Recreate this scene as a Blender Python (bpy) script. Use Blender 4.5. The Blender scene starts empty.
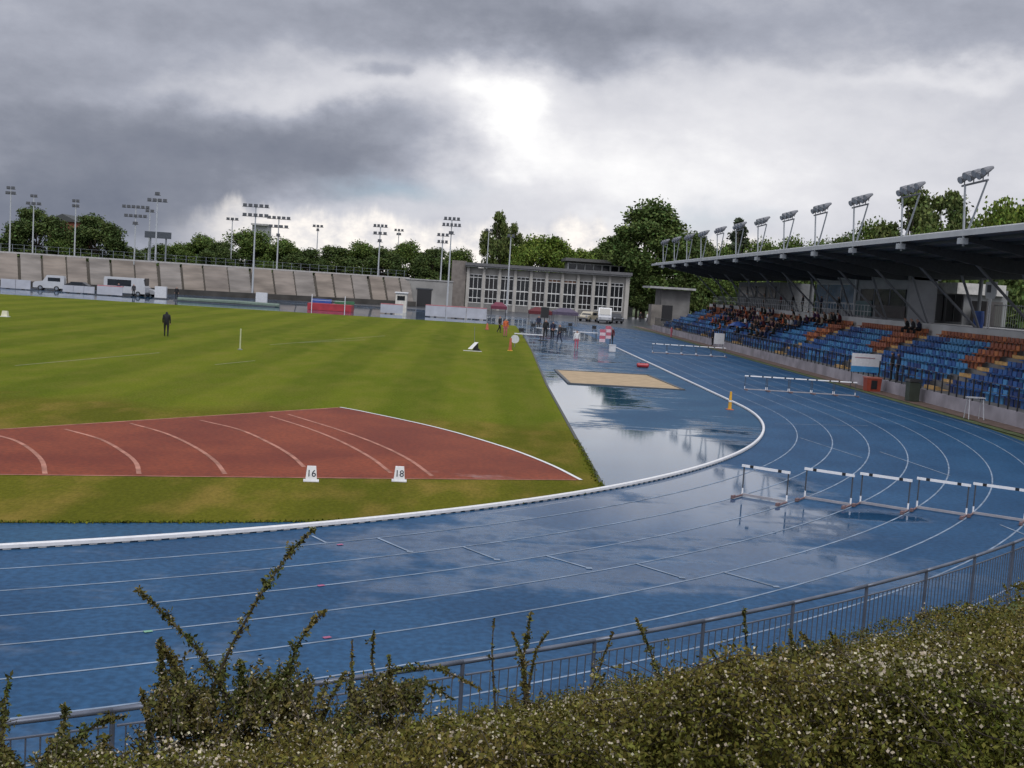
import bpy, math, random
import numpy as np
random.seed(7); RNG = np.random.default_rng(7)
scn = bpy.context.scene
COL = scn.collection
R_ = math.radians

# ------------------------------------------------------------------ camera model
FPX, PITCH, ROLL, CAMH, TH = 1121.7, .088, .064, 4.815, -.037
def _rot(X, Y): return (X*math.cos(TH)-Y*math.sin(TH), X*math.sin(TH)+Y*math.cos(TH))
def ray(px, py):
    x = (px-512)/FPX; y = (384-py)/FPX
    c, s = math.cos(ROLL), math.sin(ROLL); X = c*x-s*y; V = s*x+c*y
    cp, sp = math.cos(PITCH), math.sin(PITCH)
    a, b = _rot(X, V*sp+cp)
    return a, b, V*cp-sp
def G(px, py, z=0.0):
    d = ray(px, py); t = (z-CAMH)/d[2]
    return d[0]*t, d[1]*t
def AT(px, py, y):
    d = ray(px, py); t = y/d[1]
    return d[0]*t, y, CAMH+d[2]*t
def ATX(px, py, x):
    d = ray(px, py); t = x/d[0]
    return x, d[1]*t, CAMH+d[2]*t
def setup_camera():
    from mathutils import Matrix
    c, s = math.cos(ROLL), math.sin(ROLL); cp, sp = math.cos(PITCH), math.sin(PITCH)
    def T(v): a, b = _rot(v[0], v[1]); return (a, b, v[2])
    right = T((c, s*sp, s*cp)); up = T((-s, c*sp, c*cp)); back = T((0, -cp, sp))
    m = Matrix(((right[0], up[0], back[0], 0), (right[1], up[1], back[1], 0), (right[2], up[2], back[2], CAMH), (0, 0, 0, 1)))
    cam = bpy.data.cameras.new('camera'); o = bpy.data.objects.new('camera', cam); COL.objects.link(o)
    o.matrix_world = m; cam.sensor_fit = 'HORIZONTAL'; cam.sensor_width = 36; cam.lens = FPX/1024*36
    cam.clip_start = .05; cam.clip_end = 5000; scn.camera = o
setup_camera()

# ------------------------------------------------------------------ materials
MATS = {}
def mat(name, col, rough=.7, var=.18, scale=3.0, bump=0.0, metal=0.0, spec=.5, island=0.0, detail=6, stretch=None, col2=None, trans=0.0):
    if name in MATS: return MATS[name]
    m = bpy.data.materials.new(name); m.use_nodes = True; nt = m.node_tree; N = nt.nodes; L = nt.links
    b = N['Principled BSDF']; b.inputs['Roughness'].default_value = rough; b.inputs['Metallic'].default_value = metal
    b.inputs['Specular IOR Level'].default_value = spec
    if trans: b.inputs['Transmission Weight'].default_value = trans
    tc = N.new('ShaderNodeTexCoord'); no = N.new('ShaderNodeTexNoise'); no.inputs['Scale'].default_value = scale; no.inputs['Detail'].default_value = detail
    src = tc.outputs['Object']
    if stretch:
        mp = N.new('ShaderNodeMapping'); mp.inputs['Scale'].default_value = stretch; L.new(src, mp.inputs[0]); src = mp.outputs[0]
    L.new(src, no.inputs['Vector'])
    mx = N.new('ShaderNodeMix'); mx.data_type = 'RGBA'
    c2 = col2 or tuple(min(1, c*(1+var)) for c in col); c1 = col if col2 else tuple(c*(1-var) for c in col)
    mx.inputs[6].default_value = (*c1, 1); mx.inputs[7].default_value = (*c2, 1)
    mr = N.new('ShaderNodeMapRange'); mr.inputs[1].default_value = .3; mr.inputs[2].default_value = .7
    L.new(no.outputs['Fac'], mr.inputs[0]); L.new(mr.outputs[0], mx.inputs[0]); out = mx.outputs[2]
    if island:
        ge = N.new('ShaderNodeNewGeometry'); hs = N.new('ShaderNodeHueSaturation')
        m1 = N.new('ShaderNodeMapRange'); m1.inputs[3].default_value = 1-island; m1.inputs[4].default_value = 1+island
        L.new(ge.outputs['Random Per Island'], m1.inputs[0]); L.new(m1.outputs[0], hs.inputs['Value']); L.new(out, hs.inputs['Color'])
        m2 = N.new('ShaderNodeMath'); m2.operation = 'FRACT'; m3 = N.new('ShaderNodeMath'); m3.operation = 'MULTIPLY'; m3.inputs[1].default_value = 7.31
        L.new(ge.outputs['Random Per Island'], m3.inputs[0]); L.new(m3.outputs[0], m2.inputs[0])
        m4 = N.new('ShaderNodeMapRange'); m4.inputs[3].default_value = .47; m4.inputs[4].default_value = .525
        L.new(m2.outputs[0], m4.inputs[0]); L.new(m4.outputs[0], hs.inputs['Hue']); out = hs.outputs[0]
    L.new(out, b.inputs['Base Color'])
    if bump:
        bp = N.new('ShaderNodeBump'); bp.inputs['Strength'].default_value = bump; bp.inputs['Distance'].default_value = .02
        L.new(no.outputs['Fac'], bp.inputs['Height']); L.new(bp.outputs[0], b.inputs['Normal'])
    MATS[name] = m; return m

# ------------------------------------------------------------------ mesh builder
class MB:
    def __init__(s): s.v = []; s.f = []; s.m = []
    def poly(s, pts, mi=0):
        n = len(s.v); s.v += [tuple(p) for p in pts]; s.f.append(tuple(range(n, n+len(pts)))); s.m.append(mi); return s
    def faces(s, vs, fs, mi=0):
        n = len(s.v); s.v += [tuple(p) for p in vs]; s.f += [tuple(i+n for i in f) for f in fs]; s.m += [mi]*len(fs); return s
    def box(s, c, d, mi=0, rz=0.0, taper=1.0):
        x, y, z = (q/2 for q in d); ca, sa = math.cos(rz), math.sin(rz); vs = []
        for k, zz in ((1, -z), (taper, z)):
            for a, b in ((-x, -y), (x, -y), (x, y), (-x, y)):
                a *= k; b *= k; vs.append((c[0]+a*ca-b*sa, c[1]+a*sa+b*ca, c[2]+zz))
        return s.faces(vs, [(3, 2, 1, 0), (4, 5, 6, 7), (0, 1, 5, 4), (1, 2, 6, 5), (2, 3, 7, 6), (3, 0, 4, 7)], mi)
    def tube(s, pts, r, n=6, mi=0, r2=None, cap=True):
        P = np.array(pts, float); K = len(P); rr = np.linspace(r, r if r2 is None else r2, K) if not hasattr(r, '__len__') else r
        vs = []; prev = None
        for i in range(K):
            t = P[min(i+1, K-1)]-P[max(i-1, 0)]; t = t/(np.linalg.norm(t)+1e-9)
            if prev is None:
                a = np.cross(t, (0, 0, 1.0))
                if np.linalg.norm(a) < 1e-3: a = np.cross(t, (0, 1.0, 0))
            else: a = prev-t*np.dot(prev, t)
            a = a/np.linalg.norm(a); b = np.cross(t, a); prev = a
            for k in range(n):
                w = 2*math.pi*(k+.5)/n; vs.append(tuple(P[i]+rr[i]*(a*math.cos(w)+b*math.sin(w))))
        fs = [(i*n+k, i*n+(k+1) % n, (i+1)*n+(k+1) % n, (i+1)*n+k) for i in range(K-1) for k in range(n)]
        if cap: fs += [tuple(range(n-1, -1, -1)), tuple(range((K-1)*n, K*n))]
        return s.faces(vs, fs, mi)
    def prism(s, outline, axis, a, b, mi=0):
        # outline 2-D; axis 'x' -> (y,z) outline extruded in x ; 'y' -> (x,z) ; 'z' -> (x,y)
        def P(q, t): return {'x': (t, q[0], q[1]), 'y': (q[0], t, q[1]), 'z': (q[0], q[1], t)}[axis]
        n = len(outline); vs = [P(q, a) for q in outline]+[P(q, b) for q in outline]
        fs = [(i, (i+1) % n, n+(i+1) % n, n+i) for i in range(n)]+[tuple(range(n-1, -1, -1)), tuple(range(n, 2*n))]
        return s.faces(vs, fs, mi)
    def ball(s, c, r, n=8, m=5, mi=0, sz=1.0):
        vs = [(c[0], c[1], c[2]-r*sz)]; fs = []
        for i in range(1, m):
            a = -math.pi/2+math.pi*i/m
            for k in range(n):
                w = 2*math.pi*k/n; vs.append((c[0]+r*math.cos(a)*math.cos(w), c[1]+r*math.cos(a)*math.sin(w), c[2]+r*sz*math.sin(a)))
        vs.append((c[0], c[1], c[2]+r*sz)); last = len(vs)-1
        for k in range(n):
            fs.append((0, 1+(k+1) % n, 1+k)); fs.append((last, last-n+k, last-n+(k+1) % n))
        for i in range(m-2):
            for k in range(n): fs.append((1+i*n+k, 1+i*n+(k+1) % n, 1+(i+1)*n+(k+1) % n, 1+(i+1)*n+k))
        return s.faces(vs, fs, mi)
    def mesh(s, name, mats):
        me = bpy.data.meshes.new(name); me.from_pydata(s.v, [], s.f)
        for m in (mats if isinstance(mats, (list, tuple)) else [mats]): me.materials.append(m)
        if any(s.m): me.polygons.foreach_set('material_index', s.m)
        me.update(); return me
    def build(s, name, mats, parent=None, off=None, smooth=False):
        if off is None and parent is not None: off = tuple(parent.get('_o', (0, 0, 0)))
        if off is not None: s.v = [(p[0]-off[0], p[1]-off[1], p[2]-off[2]) for p in s.v]
        me = s.mesh(name, mats)
        if smooth: me.polygons.foreach_set('use_smooth', [True]*len(me.polygons))
        o = bpy.data.objects.new(name, me); COL.objects.link(o)
        if parent is not None: o.parent = parent; 
        elif off is not None: o.location = off
        if parent is not None and '_o' in parent: o['_o'] = tuple(parent['_o'])
        return o
def tag(o, label=None, cat=None, group=None, kind=None):
    for k, v in (('label', label), ('category', cat), ('group', group), ('kind', kind)):
        if v: o[k] = v
    return o
def thing(name, label, cat, loc=(0, 0, 0), rz=0.0, group=None, world=False):
    o = bpy.data.objects.new(name, None); COL.objects.link(o); o.empty_display_size = .2
    o.location = loc; o.rotation_euler = (0, 0, rz); tag(o, label, cat, group)
    if world: o['_o'] = tuple(loc)
    return o
def copy_tree(o, parent=None):
    c = o.copy(); COL.objects.link(c)
    if parent is not None: c.parent = parent
    for ch in list(o.children): copy_tree(ch, c)
    return c
def structure(name, mb, m): return tag(mb.build(name, m), kind='structure')
def quads(name, C, A, B, m, parent=None, fold=None):
    # rhombic leaves: centre C, half-axes A, B (N,3)
    N_ = len(C); V = np.empty((N_, 4, 3), np.float32); V[:, 0] = C-A; V[:, 1] = C+B; V[:, 2] = C+A; V[:, 3] = C-B
    if parent is not None and '_o' in parent: V -= np.array(parent['_o'], np.float32)
    me = bpy.data.meshes.new(name); me.vertices.add(4*N_); me.vertices.foreach_set('co', V.ravel())
    me.loops.add(4*N_); me.loops.foreach_set('vertex_index', np.arange(4*N_, dtype=np.int32))
    me.polygons.add(N_); me.polygons.foreach_set('loop_start', np.arange(0, 4*N_, 4, dtype=np.int32))
    me.update(); me.validate(); me.materials.append(m)
    o = bpy.data.objects.new(name, me); COL.objects.link(o)
    if parent is not None: o.parent = parent
    return o
def rand_unit(n):
    v = RNG.normal(size=(n, 3)); return v/np.linalg.norm(v, axis=1)[:, None]
def leaf_axes(n, ln, wd, up=0.0):
    a = rand_unit(n); nn = rand_unit(n)+np.array([0, 0, up]); b = np.cross(nn, a); b /= np.linalg.norm(b, axis=1)[:, None]+1e-9
    ln = np.broadcast_to(ln, n); wd = np.broadcast_to(wd, n)
    return a*ln[:, None], b*wd[:, None]

# ------------------------------------------------------------------ palette
M_white = mat('white_paint', (.64, .64, .65), .45, .08, 8)
M_pale = mat('pale_metal', (.5, .51, .53), .45, .1, 6)
M_grey = mat('galvanised_steel', (.22, .24, .27), .4, .15, 6, metal=.4)
M_dsteel = mat('dark_steel', (.055, .06, .07), .5, .2, 6)
M_black = mat('black_plastic', (.012, .012, .014), .5, .2, 6)
M_glass = mat('dark_glass', (.012, .016, .022), .12, .3, .6)
M_bglass = mat('blue_glass', (.035, .10, .18), .12, .3, .8)
M_tglass = mat('teal_glass', (.06, .13, .15), .2, .3, .8)
M_red = mat('red_vinyl', (.32, .025, .035), .45, .2, 2)
M_orange = mat('orange_plastic', (.38, .10, .05), .5, .15, 4)
M_blue = mat('blue_vinyl', (.02, .07, .28), .5, .2, 2)
M_green = mat('green_vinyl', (.03, .13, .06), .5, .2, 2)
M_yellow = mat('yellow_plastic', (.6, .32, .03), .5, .15, 4)
M_conc = mat('pale_concrete', (.30, .30, .30), .85, .25, 1.2, bump=.2)
M_dconc = mat('weathered_concrete', (.16, .145, .13), .9, .3, .7, bump=.3)
M_rubber = mat('tyre_rubber', (.015, .015, .015), .8, .2, 8)
M_line = mat('line_paint', (.19, .24, .31), .7, .35, 2, spec=.1)
M_bark = mat('bark', (.05, .04, .03), .9, .3, 4, bump=.4)

# ------------------------------------------------------------------ ground layers
CX, CY, RK, LW = -24.27, 50.58, 36.5, 1.22
YS1 = CY+84.39
def oval(r, n=72):
    p = [(CX+r*math.cos(a), CY+r*math.sin(a)) for a in np.linspace(-math.pi, 0, n)]
    return p+[(CX+r*math.cos(a), YS1+r*math.sin(a)) for a in np.linspace(0, math.pi, n)]
def sheet(pts, z): return MB().poly([(p[0], p[1], z) for p in pts])

def track_material(name, dark, light, seed, puddles, base_wet, streak=.3):
    """rubber surface with rain on it: puddles are smooth water, the rest damp"""
    m = bpy.data.materials.new(name); m.use_nodes = True; nt = m.node_tree; N = nt.nodes; L = nt.links
    b = N['Principled BSDF']; tc = N.new('ShaderNodeTexCoord')
    def noise(scale, stretch=(1, 1, 1), det=5, off=0):
        mp = N.new('ShaderNodeMapping'); mp.inputs['Scale'].default_value = stretch; mp.inputs['Location'].default_value = (off, off*.7, 0)
        n = N.new('ShaderNodeTexNoise'); n.inputs['Scale'].default_value = scale; n.inputs['Detail'].default_value = det
        L.new(tc.outputs['Object'], mp.inputs[0]); L.new(mp.outputs[0], n.inputs['Vector']); return n.outputs['Fac']
    def math_(op, a, b_=None):
        q = N.new('ShaderNodeMath'); q.operation = op
        for i, x in enumerate((a, b_)):
            if x is None: continue
            if isinstance(x, (int, float)): q.inputs[i].default_value = x
            else: L.new(x, q.inputs[i])
        return q.outputs[0]
    def rng(x, a, b_, c=0., d=1.):
        q = N.new('ShaderNodeMapRange'); q.interpolation_type = 'SMOOTHSTEP'
        for i, w in enumerate((a, b_, c, d)): q.inputs[i+1].default_value = w
        L.new(x, q.inputs[0]); return q.outputs[0]
    # where the water has gathered: a few low spots, broken up by noise
    acc = None
    for (x, y, rx, ry, w) in puddles:
        mp = N.new('ShaderNodeMapping'); mp.vector_type = 'POINT'
        mp.inputs['Location'].default_value = (-x/rx, -y/ry, 0); mp.inputs['Scale'].default_value = (1/rx, 1/ry, 0)
        L.new(tc.outputs['Object'], mp.inputs[0])
        ln = N.new('ShaderNodeVectorMath'); ln.operation = 'LENGTH'; L.new(mp.outputs[0], ln.inputs[0])
        v = rng(ln.outputs['Value'], 1.5, .2, 0, abs(w))
        acc = v if acc is None else math_('SUBTRACT' if w < 0 else 'MAXIMUM', acc, v)
    n1 = noise(.55, (1, .8, 1), 6, seed); n2 = noise(2.2, (1, .6, 1), 4, seed+3)
    n3 = noise(1.0, (.28, 1.9, 1), 6, seed+6)
    br = math_('ADD', math_('ADD', math_('MULTIPLY', n1, .9-.5*streak), math_('MULTIPLY', n2, .35)), math_('MULTIPLY', math_('SUBTRACT', n3, .5-.25), streak))
    wet = math_('ADD', math_('ADD', acc, base_wet), math_('MULTIPLY', math_('SUBTRACT', br, .62), 1.5)) if acc is not None else math_('ADD', math_('MULTIPLY', math_('SUBTRACT', br, .62), 1.5), base_wet)
    water = rng(wet, .30, .80)
    mx = N.new('ShaderNodeMix'); mx.data_type = 'RGBA'; mx.inputs[6].default_value = (*dark, 1); mx.inputs[7].default_value = (*light, 1)
    L.new(rng(noise(.35, (1, 1, 1), 8, seed+9), .3, .7), mx.inputs[0])
    fine = N.new('ShaderNodeMix'); fine.data_type = 'RGBA'; fine.blend_type = 'MULTIPLY'; fine.inputs[0].default_value = 1
    fm = N.new('ShaderNodeMix'); fm.data_type = 'RGBA'; fm.inputs[6].default_value = (.8, .8, .8, 1); fm.inputs[7].default_value = (1.2, 1.2, 1.2, 1)
    L.new(rng(noise(9, (1, 1, 1), 6), .3, .7), fm.inputs[0]); L.new(mx.outputs[2], fine.inputs[6]); L.new(fm.outputs[2], fine.inputs[7])
    L.new(fine.outputs[2], b.inputs['Base Color'])
    sp_ = N.new('ShaderNodeMix'); sp_.data_type = 'FLOAT'; sp_.inputs[2].default_value = .07; sp_.inputs[3].default_value = .5
    L.new(water, sp_.inputs[0]); L.new(sp_.outputs[0], b.inputs['Specular IOR Level'])
    mr = N.new('ShaderNodeMix'); mr.data_type = 'FLOAT'; mr.inputs[2].default_value = .5; mr.inputs[3].default_value = .03
    L.new(water, mr.inputs[0]); L.new(mr.outputs[0], b.inputs['Roughness'])
    bp = N.new('ShaderNodeBump'); bp.inputs['Distance'].default_value = .01
    L.new(noise(60, (1, 1, 1), 3), bp.inputs['Height'])
    ms = N.new('ShaderNodeMix'); ms.data_type = 'FLOAT'; ms.inputs[2].default_value = .06; ms.inputs[3].default_value = .012
    L.new(water, ms.inputs[0]); L.new(ms.outputs[0], bp.inputs['Strength']); L.new(bp.outputs[0], b.inputs['Normal'])
    return m
def pud(px, py, rx, ry, w): x, y = G(px, py); return (x, y, rx, ry, w)
M_track = track_material('blue_track_rubber', (.0145, .053, .118), (.023, .075, .156), 2.0,
    [pud(690, 480, 3.6, 3.4, 1.15), pud(600, 515, 4.6, 3.2, .86), pud(720, 515, 3.4, 3.0, .9), pud(470, 545, 3.8, 2.4, .66), pud(760, 560, 4.2, 2.4, .74), pud(640, 570, 4.0, 2.2, .66), pud(380, 575, 3.2, 1.8, .52), pud(790, 520, 2.2, 1.2, .8), pud(850, 515, 2.6, .9, .75), pud(860, 575, 2.6, 1.5, .66), (-8, 13, 9, 9, .32), (-30, 165, 70, 42, .85), (15, 150, 8, 60, .5)], -.02, .5)
M_apron = track_material('blue_apron_rubber', (.014, .056, .118), (.024, .078, .145), 5.0,
    [pud(585, 395, 3.0, 11.0, 1.0), (6.5, 32, 6.5, 12.0, 1.05), (4.5, 45, 3.0, 14.0, .95), (6.0, 60, 6.0, 12.0, .6), (-25, 150, 60, 34, .85), (5.0, 88, 9.0, 26.0, .62), (9.0, 118, 20.0, 24.0, .7), pud(632, 418, 1.9, 3.6, -.8), pud(720, 395, 1.8, 9, -.6), pud(740, 440, 1.5, 1.5, -.45), pud(585, 425, .9, 1.2, -.4)], .05, .95)

def grass_material():
    m = bpy.data.materials.new('mown_grass'); m.use_nodes = True; N = m.node_tree.nodes; L = m.node_tree.links; b = N['Principled BSDF']
    b.inputs['Roughness'].default_value = .9; b.inputs['Specular IOR Level'].default_value = .03
    tc = N.new('ShaderNodeTexCoord')
    def noise(s, st=(1, 1, 1), d=6):
        mp = N.new('ShaderNodeMapping'); mp.inputs['Scale'].default_value = st; L.new(tc.outputs['Object'], mp.inputs[0])
        n = N.new('ShaderNodeTexNoise'); n.inputs['Scale'].default_value = s; n.inputs['Detail'].default_value = d; L.new(mp.outputs[0], n.inputs['Vector']); return n.outputs['Fac']
    def mix(f, a, c, blend='MIX'):
        q = N.new('ShaderNodeMix'); q.data_type = 'RGBA'; q.blend_type = blend
        L.new(f, q.inputs[0]) if not isinstance(f, float) else setattr(q.inputs[0], 'default_value', f)
        for i, x in ((6, a), (7, c)):
            if isinstance(x, tuple): q.inputs[i].default_value = (*x, 1)
            else: L.new(x, q.inputs[i])
        return q.outputs[2]
    def rng(x, a, c):
        q = N.new('ShaderNodeMapRange'); q.inputs[1].default_value = a; q.inputs[2].default_value = c; L.new(x, q.inputs[0]); return q.outputs[0]
    g = mix(rng(noise(.12, (1, .5, 1)), .35, .65), (.104, .132, .009), (.140, .160, .013))
    g = mix(rng(noise(.9, (1, .35, 1)), .42, .72), g, (.158, .158, .022))
    sep = N.new('ShaderNodeSeparateXYZ'); L.new(tc.outputs['Object'], sep.inputs[0])
    add = N.new('ShaderNodeMath'); add.operation = 'MULTIPLY_ADD'; add.inputs[1].default_value = 9; L.new(noise(.35), add.inputs[0]); L.new(sep.outputs['Y'], add.inputs[2])
    dry = rng(add.outputs[0], 44.5, 41.5)
    worn = mix(rng(noise(.8, (1, .45, 1), 8), .45, .68), (.118, .116, .012), (.205, .150, .032))
    g = mix(dry, g, worn)
    # mowing bands
    wv = N.new('ShaderNodeTexWave'); wv.inputs['Scale'].default_value = .07; wv.inputs['Distortion'].default_value = .8; wv.bands_direction = 'X'
    L.new(tc.outputs['Object'], wv.inputs['Vector'])
    g = mix(rng(wv.outputs['Fac'], .3, .7), g, mix(1.0, g, (.82, .86, .80), 'MULTIPLY'))
    g = mix(rng(noise(14, (1, .5, 1), 4), .35, .7), mix(1.0, g, (.72, .74, .7), 'MULTIPLY'), g)
    L.new(g, b.inputs['Base Color'])
    bp = N.new('ShaderNodeBump'); bp.inputs['Strength'].default_value = .6; bp.inputs['Distance'].default_value = .03; L.new(noise(30), bp.inputs['Height']); L.new(bp.outputs[0], b.inputs['Normal'])
    return m
M_grass = grass_material()
M_ground = mat('damp_asphalt', (.05, .055, .065), .3, .3, .15)
M_far = mat('rough_meadow', (.05, .07, .02), .95, .3, .05)
M_redsurf = track_material('red_rubber', (.130, .021, .0065), (.192, .039, .0125), 3.0, [(0.3, 27.8, 2.4, .8, .5)], -.12, .6)
M_rline = mat('faded_line_paint', (.33, .16, .12), .8, .35, 2, spec=.05)
M_sand = mat('pit_sand', (.36, .275, .18), .95, .15, 2, bump=.4, spec=.1)
M_brick = mat('red_paving', (.13, .085, .065), .85, .35, 2.5)
M_moss = mat('mossy_paving', (.07, .09, .03), .9, .4, 1.5)

structure('ground', sheet([(-1500, -600), (1500, -600), (1500, 2500), (-1500, 2500)], -.03), M_far)
structure('paved_yard', sheet([(-95, 100), (-95, 190), (-20, 212), (75, 226), (75, 100)], -.015), M_ground)
structure('running_track', sheet(oval(RK+8*LW+.35), 0), M_track)
structure('infield_apron', sheet(oval(RK), .004), M_apron)
# infield lawn
arc = [(CX+RK*math.cos(a)-.1*math.cos(a), CY+RK*math.sin(a)-.1*math.sin(a)) for a in np.linspace(R_(-50.6), R_(-40.5), 16)]
lawn = [(-57, 131), (-57, 52), (-47, 30), (-30, 15.2), (-20, 16.85), (-8.24, 20.0), (-4.02, 21.13), (-2.2, 21.75)]+arc+[(3.36, 27.8), (3.45, 35.5), (3.7, 55.1), (4.4, 84.7), (4.75, 109.6), (4.95, 133.5), (-20, 132.5)]
structure('infield_lawn', sheet(lawn, .016), M_grass)
structure('lawn_edging', MB().poly([(3.37, 27.6, .02), (3.47, 27.6, .02), (3.56, 35.5, .02), (3.81, 55.1, .02), (4.51, 84.7, .02), (4.86, 109.6, .02), (4.76, 109.6, .02), (4.41, 84.7, .02), (3.71, 55.1, .02), (3.46, 35.5, .02)]), mat('dark_edging', (.05, .055, .05), .7))
# ragged blades along the lawn's edges
ep = []
for a, b in zip(lawn[4:], lawn[5:26]):
    L_ = math.hypot(b[0]-a[0], b[1]-a[1]); m = int(L_*(110 if a[1] < 30 else 40)); t = RNG.random(m)[:, None]; ep.append(np.array(a)*(1-t)+np.array(b)*t)
ep = np.concatenate(ep); ep = ep+RNG.normal(size=ep.shape)*.05; ep = np.c_[ep, np.full(len(ep), .03)]; m = len(ep); hgt = RNG.uniform(.01, .032, m)
A = np.c_[RNG.normal(size=(m, 2))*.02, hgt]; B = np.c_[RNG.normal(size=(m, 2))*.012, np.zeros(m)]
tag(quads('lawn_fringe', ep, A, B, mat('edge_grass', (.085, .10, .012), .9, .3, 2, island=.4, spec=.05)), 'ragged grass blades along the edge of the lawn beside kerb and apron', 'grass', kind='stuff')
# red D-shaped sector
edge = [G(*p) for p in ((340, 408), (359, 411.4), (437.5, 428.5), (505.8, 448.4), (550, 465.4), (581, 481))]
structure('red_sector', sheet([(-20.3, 21.55)]+edge[::-1]+[(-12.7, 30.71)], .022), M_redsurf)
def smooth_line(P, n=24):
    P = np.array(P, float); t = np.r_[0, np.cumsum(np.linalg.norm(np.diff(P, axis=0), axis=1))]; u = np.linspace(0, t[-1], n)
    # Catmull-Rom through the points
    out = []
    for s in u:
        i = min(max(np.searchsorted(t, s)-1, 0), len(P)-2); h = t[i+1]-t[i]; w = (s-t[i])/h
        m0 = (P[i+1]-P[i-1])/(t[i+1]-t[i-1]) if i > 0 else (P[1]-P[0])/h
        m1 = (P[i+2]-P[i])/(t[i+2]-t[i]) if i+2 < len(P) else (P[i+1]-P[i])/h
        out.append((2*w**3-3*w**2+1)*P[i]+(w**3-2*w**2+w)*h*m0+(-2*w**3+3*w**2)*P[i+1]+(w**3-w**2)*h*m1)
    return np.array(out)
def ribbon(mb, P, w, z, mi=0):
    P = np.array(P, float)
    T = np.gradient(P, axis=0); T /= np.linalg.norm(T, axis=1)[:, None]+1e-9; Nn = np.c_[-T[:, 1], T[:, 0]]*w/2
    Lf, Rt = P+Nn, P-Nn; K = len(P)
    vs = [(a[0], a[1], z) for a in Lf]+[(a[0], a[1], z) for a in Rt]
    mb.faces(vs, [(K+i, K+i+1, i+1, i) for i in range(K-1)], mi)
rl = MB()
for i, L_ in enumerate([[(45, 475), (42, 462), (30, 450), (14, 441), (-4, 436)], [(139, 475), (136, 464), (125, 454), (100, 440), (65, 430)],
           [(225, 475), (215, 462), (195, 448), (165, 434), (130, 424)], [(304, 468), (292, 457), (270, 444), (238, 430), (200, 421)],
           [(391, 474), (370, 458), (338, 441), (305, 428), (270, 417)], [(432, 477), (410, 461), (380, 446), (340, 431), (288, 415)]]):
    ribbon(rl, smooth_line([G(*p) for p in L_]), .11, .027)
ribbon(rl, [(-20.2, 21.6), (-10.03, 24.36), (-1.55, 26.65), (2.8, 27.9)], .07, .027)
ribbon(rl, [(-20.2, 21.75), (-12.7, 30.66), (-4.7, 40.3)], .1, .027)
structure('red_sector_lines', rl, M_rline)
wl = MB(); ribbon(wl, smooth_line(edge, 30), .1, .032); structure('sector_edge_line', wl, M_white)
# field lines on the lawn
fl = MB()
for a, b in (((15, 366), (160, 353)), ((270, 345), (385, 336)), ((215, 365), (255, 361)), ((300, 343), (365, 340))): ribbon(fl, [G(*a), G(*b)], .09, .021)
structure('lawn_line', fl, mat('worn_chalk', (.2, .21, .11), .9, .3, 1.5))
# lane lines
ll = MB()
for k in range(1, 9):
    r = RK+LW*k; P = oval(r, 120); ribbon(ll, P+[P[0]], .040, .005)
structure('lane_lines', ll, M_line)
mk = MB()
for a, b in (((377, 538), (410, 552)), ((463, 547), (497, 560)), ((546, 556), (589, 568.5)), ((636, 564), (682, 578)), ((722, 572), (776, 587)), ((312, 536), (326, 543)), ((1000, 525), (1030, 537)),
             ((775, 424), (868, 426)), ((800, 438), (862, 458)), ((880, 452), (950, 476))):
    ribbon(mk, [G(*a), G(*b)], .05, .009)
for p in ((410, 552), (497, 560), (589, 568.5), (682, 578), (776, 587)):
    x, y = G(*p); mk.box((x, y, .009), (.11, .11, .003))
structure('start_marks', mk, M_line)
for nm, c, L_ in (('pink_paint_marks', (.30, .08, .16), ((321, 586), (327, 638), (340, 545))), ('green_paint_mark', (.15, .32, .22), ((148, 632),))):
    d = MB()
    for p in L_: x, y = G(*p); d.box((x, y, .011), (.11, .07, .003), rz=.6)
    structure(nm, d, mat(nm, c, .6))
# kerb round the infield: aluminium profile on little feet
kb = MB(); ks = MB()
KP = [(CX+RK*math.cos(a), CY+RK*math.sin(a)) for a in np.linspace(R_(-112), 0, 150)]+[(CX+RK, y) for y in np.linspace(CY+1, 98, 20)]
prof = [(-.045, .03), (.045, .03), (.045, .085), (.03, .1), (-.03, .1), (-.045, .085)]
Pk = np.array(KP); T = np.gradient(Pk, axis=0); T /= np.linalg.norm(T, axis=1)[:, None]; Nn = np.c_[T[:, 1], -T[:, 0]]
vs = [(p[0]+n[0]*q[0], p[1]+n[1]*q[0], q[1]) for p, n in zip(Pk, Nn) for q in prof]
kb.faces(vs, [(i*6+k, i*6+(k+1) % 6, (i+1)*6+(k+1) % 6, (i+1)*6+k) for i in range(len(Pk)-1) for k in range(6)])
kerb = structure('kerb', kb, M_white)
for a in np.arange(-112, 0, .42):
    ks.box((CX+RK*math.cos(R_(a)), CY+RK*math.sin(R_(a)), .0175), (.08, .13, .025), rz=R_(a))
for y in np.arange(CY+.3, 98, .5): ks.box((CX+RK, y, .0175), (.08, .13, .025))
ks.build('kerb_foot', mat('grey_feet', (.3, .3, .31), .6), kerb)
# sand pit and its frame
sp = [G(547, 371), G(562, 384), G(678, 390), G(625, 374)]; sp = [(4.9, 65.3), (5.0, 56.6), (10.9, 56.9), (10.4, 65.7)]
structure('sand_pit', sheet(sp, .03), M_sand)
fr = MB(); 
for i in range(4):
    a, b = sp[i], sp[(i+1) % 4]; L_ = math.hypot(b[0]-a[0], b[1]-a[1]); fr.box(((a[0]+b[0])/2, (a[1]+b[1])/2, .035), (L_+.16, .16, .05), rz=math.atan2(b[1]-a[1], b[0]-a[0]))
structure('pit_kerb', fr, mat('pit_rubber', (.08, .085, .09), .7))
# verge in front of the grandstand
structure('mossy_verge', sheet([(22.37, 20), (22.37, 160), (22.9, 160), (22.9, 20)], .008), M_moss)
structure('paved_verge', sheet([(22.9, 20), (22.9, 160), (24.0, 160), (24.0, 20)], .03), M_brick)

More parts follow.
